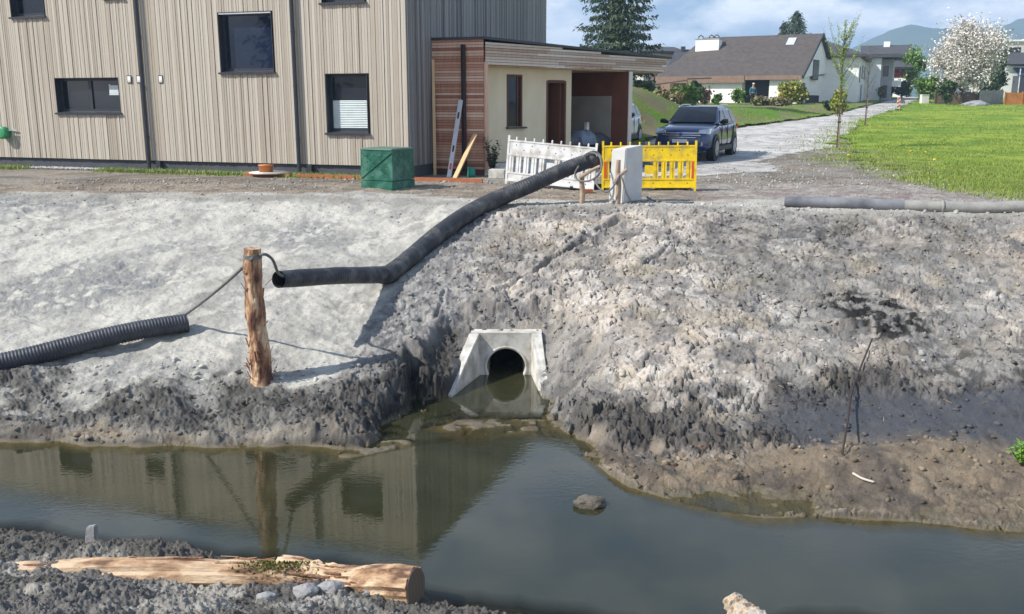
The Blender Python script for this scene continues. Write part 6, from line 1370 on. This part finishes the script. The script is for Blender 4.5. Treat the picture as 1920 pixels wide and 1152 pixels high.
# ================================================================ LIGHT, SKY, CAMERA
EL = R(42); SA = math.atan2(-.95, -.31)     # compass bearing of the sun (x, y) = (sin, cos)
cam = bpy.data.cameras.new('camera'); co = bpy.data.objects.new('camera', cam); col.objects.link(co)
cam.sensor_width = 36; cam.lens = F/1920*36; cam.clip_end = 9000; cam.clip_start = .05
co.location = (0, 0, H); co.rotation_euler = (math.pi/2-TH, 0, 0); sc.camera = co
sd = bpy.data.lights.new('sun', 'SUN'); sd.energy = SUN_E; sd.angle = R(.53); sd.color = (1, .945, .86)
so = bpy.data.objects.new('sun', sd); col.objects.link(so)
sv = Vector((math.sin(SA)*math.cos(EL), math.cos(SA)*math.cos(EL), math.sin(EL)))
so.rotation_euler = sv.to_track_quat('Z', 'Y').to_euler(); so.location = sv*50
w = bpy.data.worlds.new('World'); sc.world = w; w.use_nodes = True; nt = w.node_tree; L = nt.links.new
bg = nt.nodes['Background']; sky = N(nt, 'ShaderNodeTexSky'); sky.sky_type = 'NISHITA'; sky.sun_disc = False
sky.sun_elevation = EL; sky.sun_rotation = SA; sky.altitude = 500; sky.air_density = 1.0; sky.dust_density = 1.2; sky.ozone_density = 1.3
tc = N(nt, 'ShaderNodeTexCoord')
# clouds: a noise deck on the direction vector, denser towards the horizon
sx = N(nt, 'ShaderNodeSeparateXYZ'); L(tc.outputs['Generated'], sx.inputs[0])
mp = N(nt, 'ShaderNodeMapping'); mp.inputs['Scale'].default_value = (1, 1, 2.3); mp.inputs['Location'].default_value = CLOC; L(tc.outputs['Generated'], mp.inputs[0])
n = N(nt, 'ShaderNodeTexNoise', Scale=5.2, Detail=9, Roughness=.56); L(mp.outputs[0], n.inputs['Vector'])
cm = N(nt, 'ShaderNodeMapRange'); cm.inputs[1].default_value = .40; cm.inputs[2].default_value = .51; L(n.outputs[0], cm.inputs[0])
el = N(nt, 'ShaderNodeMapRange'); el.inputs[1].default_value = .17; el.inputs[2].default_value = .5; el.inputs[3].default_value = 1; el.inputs[4].default_value = .16; L(sx.outputs[2], el.inputs[0])
mu = N(nt, 'ShaderNodeMath', operation='MULTIPLY'); L(cm.outputs[0], mu.inputs[0]); L(el.outputs[0], mu.inputs[1])
n2 = N(nt, 'ShaderNodeTexNoise', Scale=11, Detail=7, Roughness=.6); L(mp.outputs[0], n2.inputs['Vector'])
cc = ramp(nt, n2.outputs[0], [(.38, (6.6,7.6,9.6)), (.60, (14,14.2,14.4))])
base = N(nt, 'ShaderNodeMix', data_type='RGBA'); base.inputs[0].default_value = .5
L(sky.outputs[0], base.inputs[6]); base.inputs[7].default_value = (3.9, 6.0, 9.6, 1)
mxr = N(nt, 'ShaderNodeMix', data_type='RGBA'); L(mu.outputs[0], mxr.inputs[0]); L(base.outputs[2], mxr.inputs[6]); L(cc, mxr.inputs[7])
L(mxr.outputs[2], bg.inputs[0]); bg.inputs[1].default_value = SKY_S
vs = sc.view_settings; vs.view_transform = 'Standard'; vs.look = 'None'; vs.gamma = 1; vs.exposure = EXPO; vs.use_curve_mapping = False
sc.cycles.max_bounces = 6; sc.cycles.transparent_max_bounces = 8; sc.cycles.use_adaptive_sampling = True
sc.cycles.use_denoising = True; sc.cycles.sample_clamp_indirect = 6
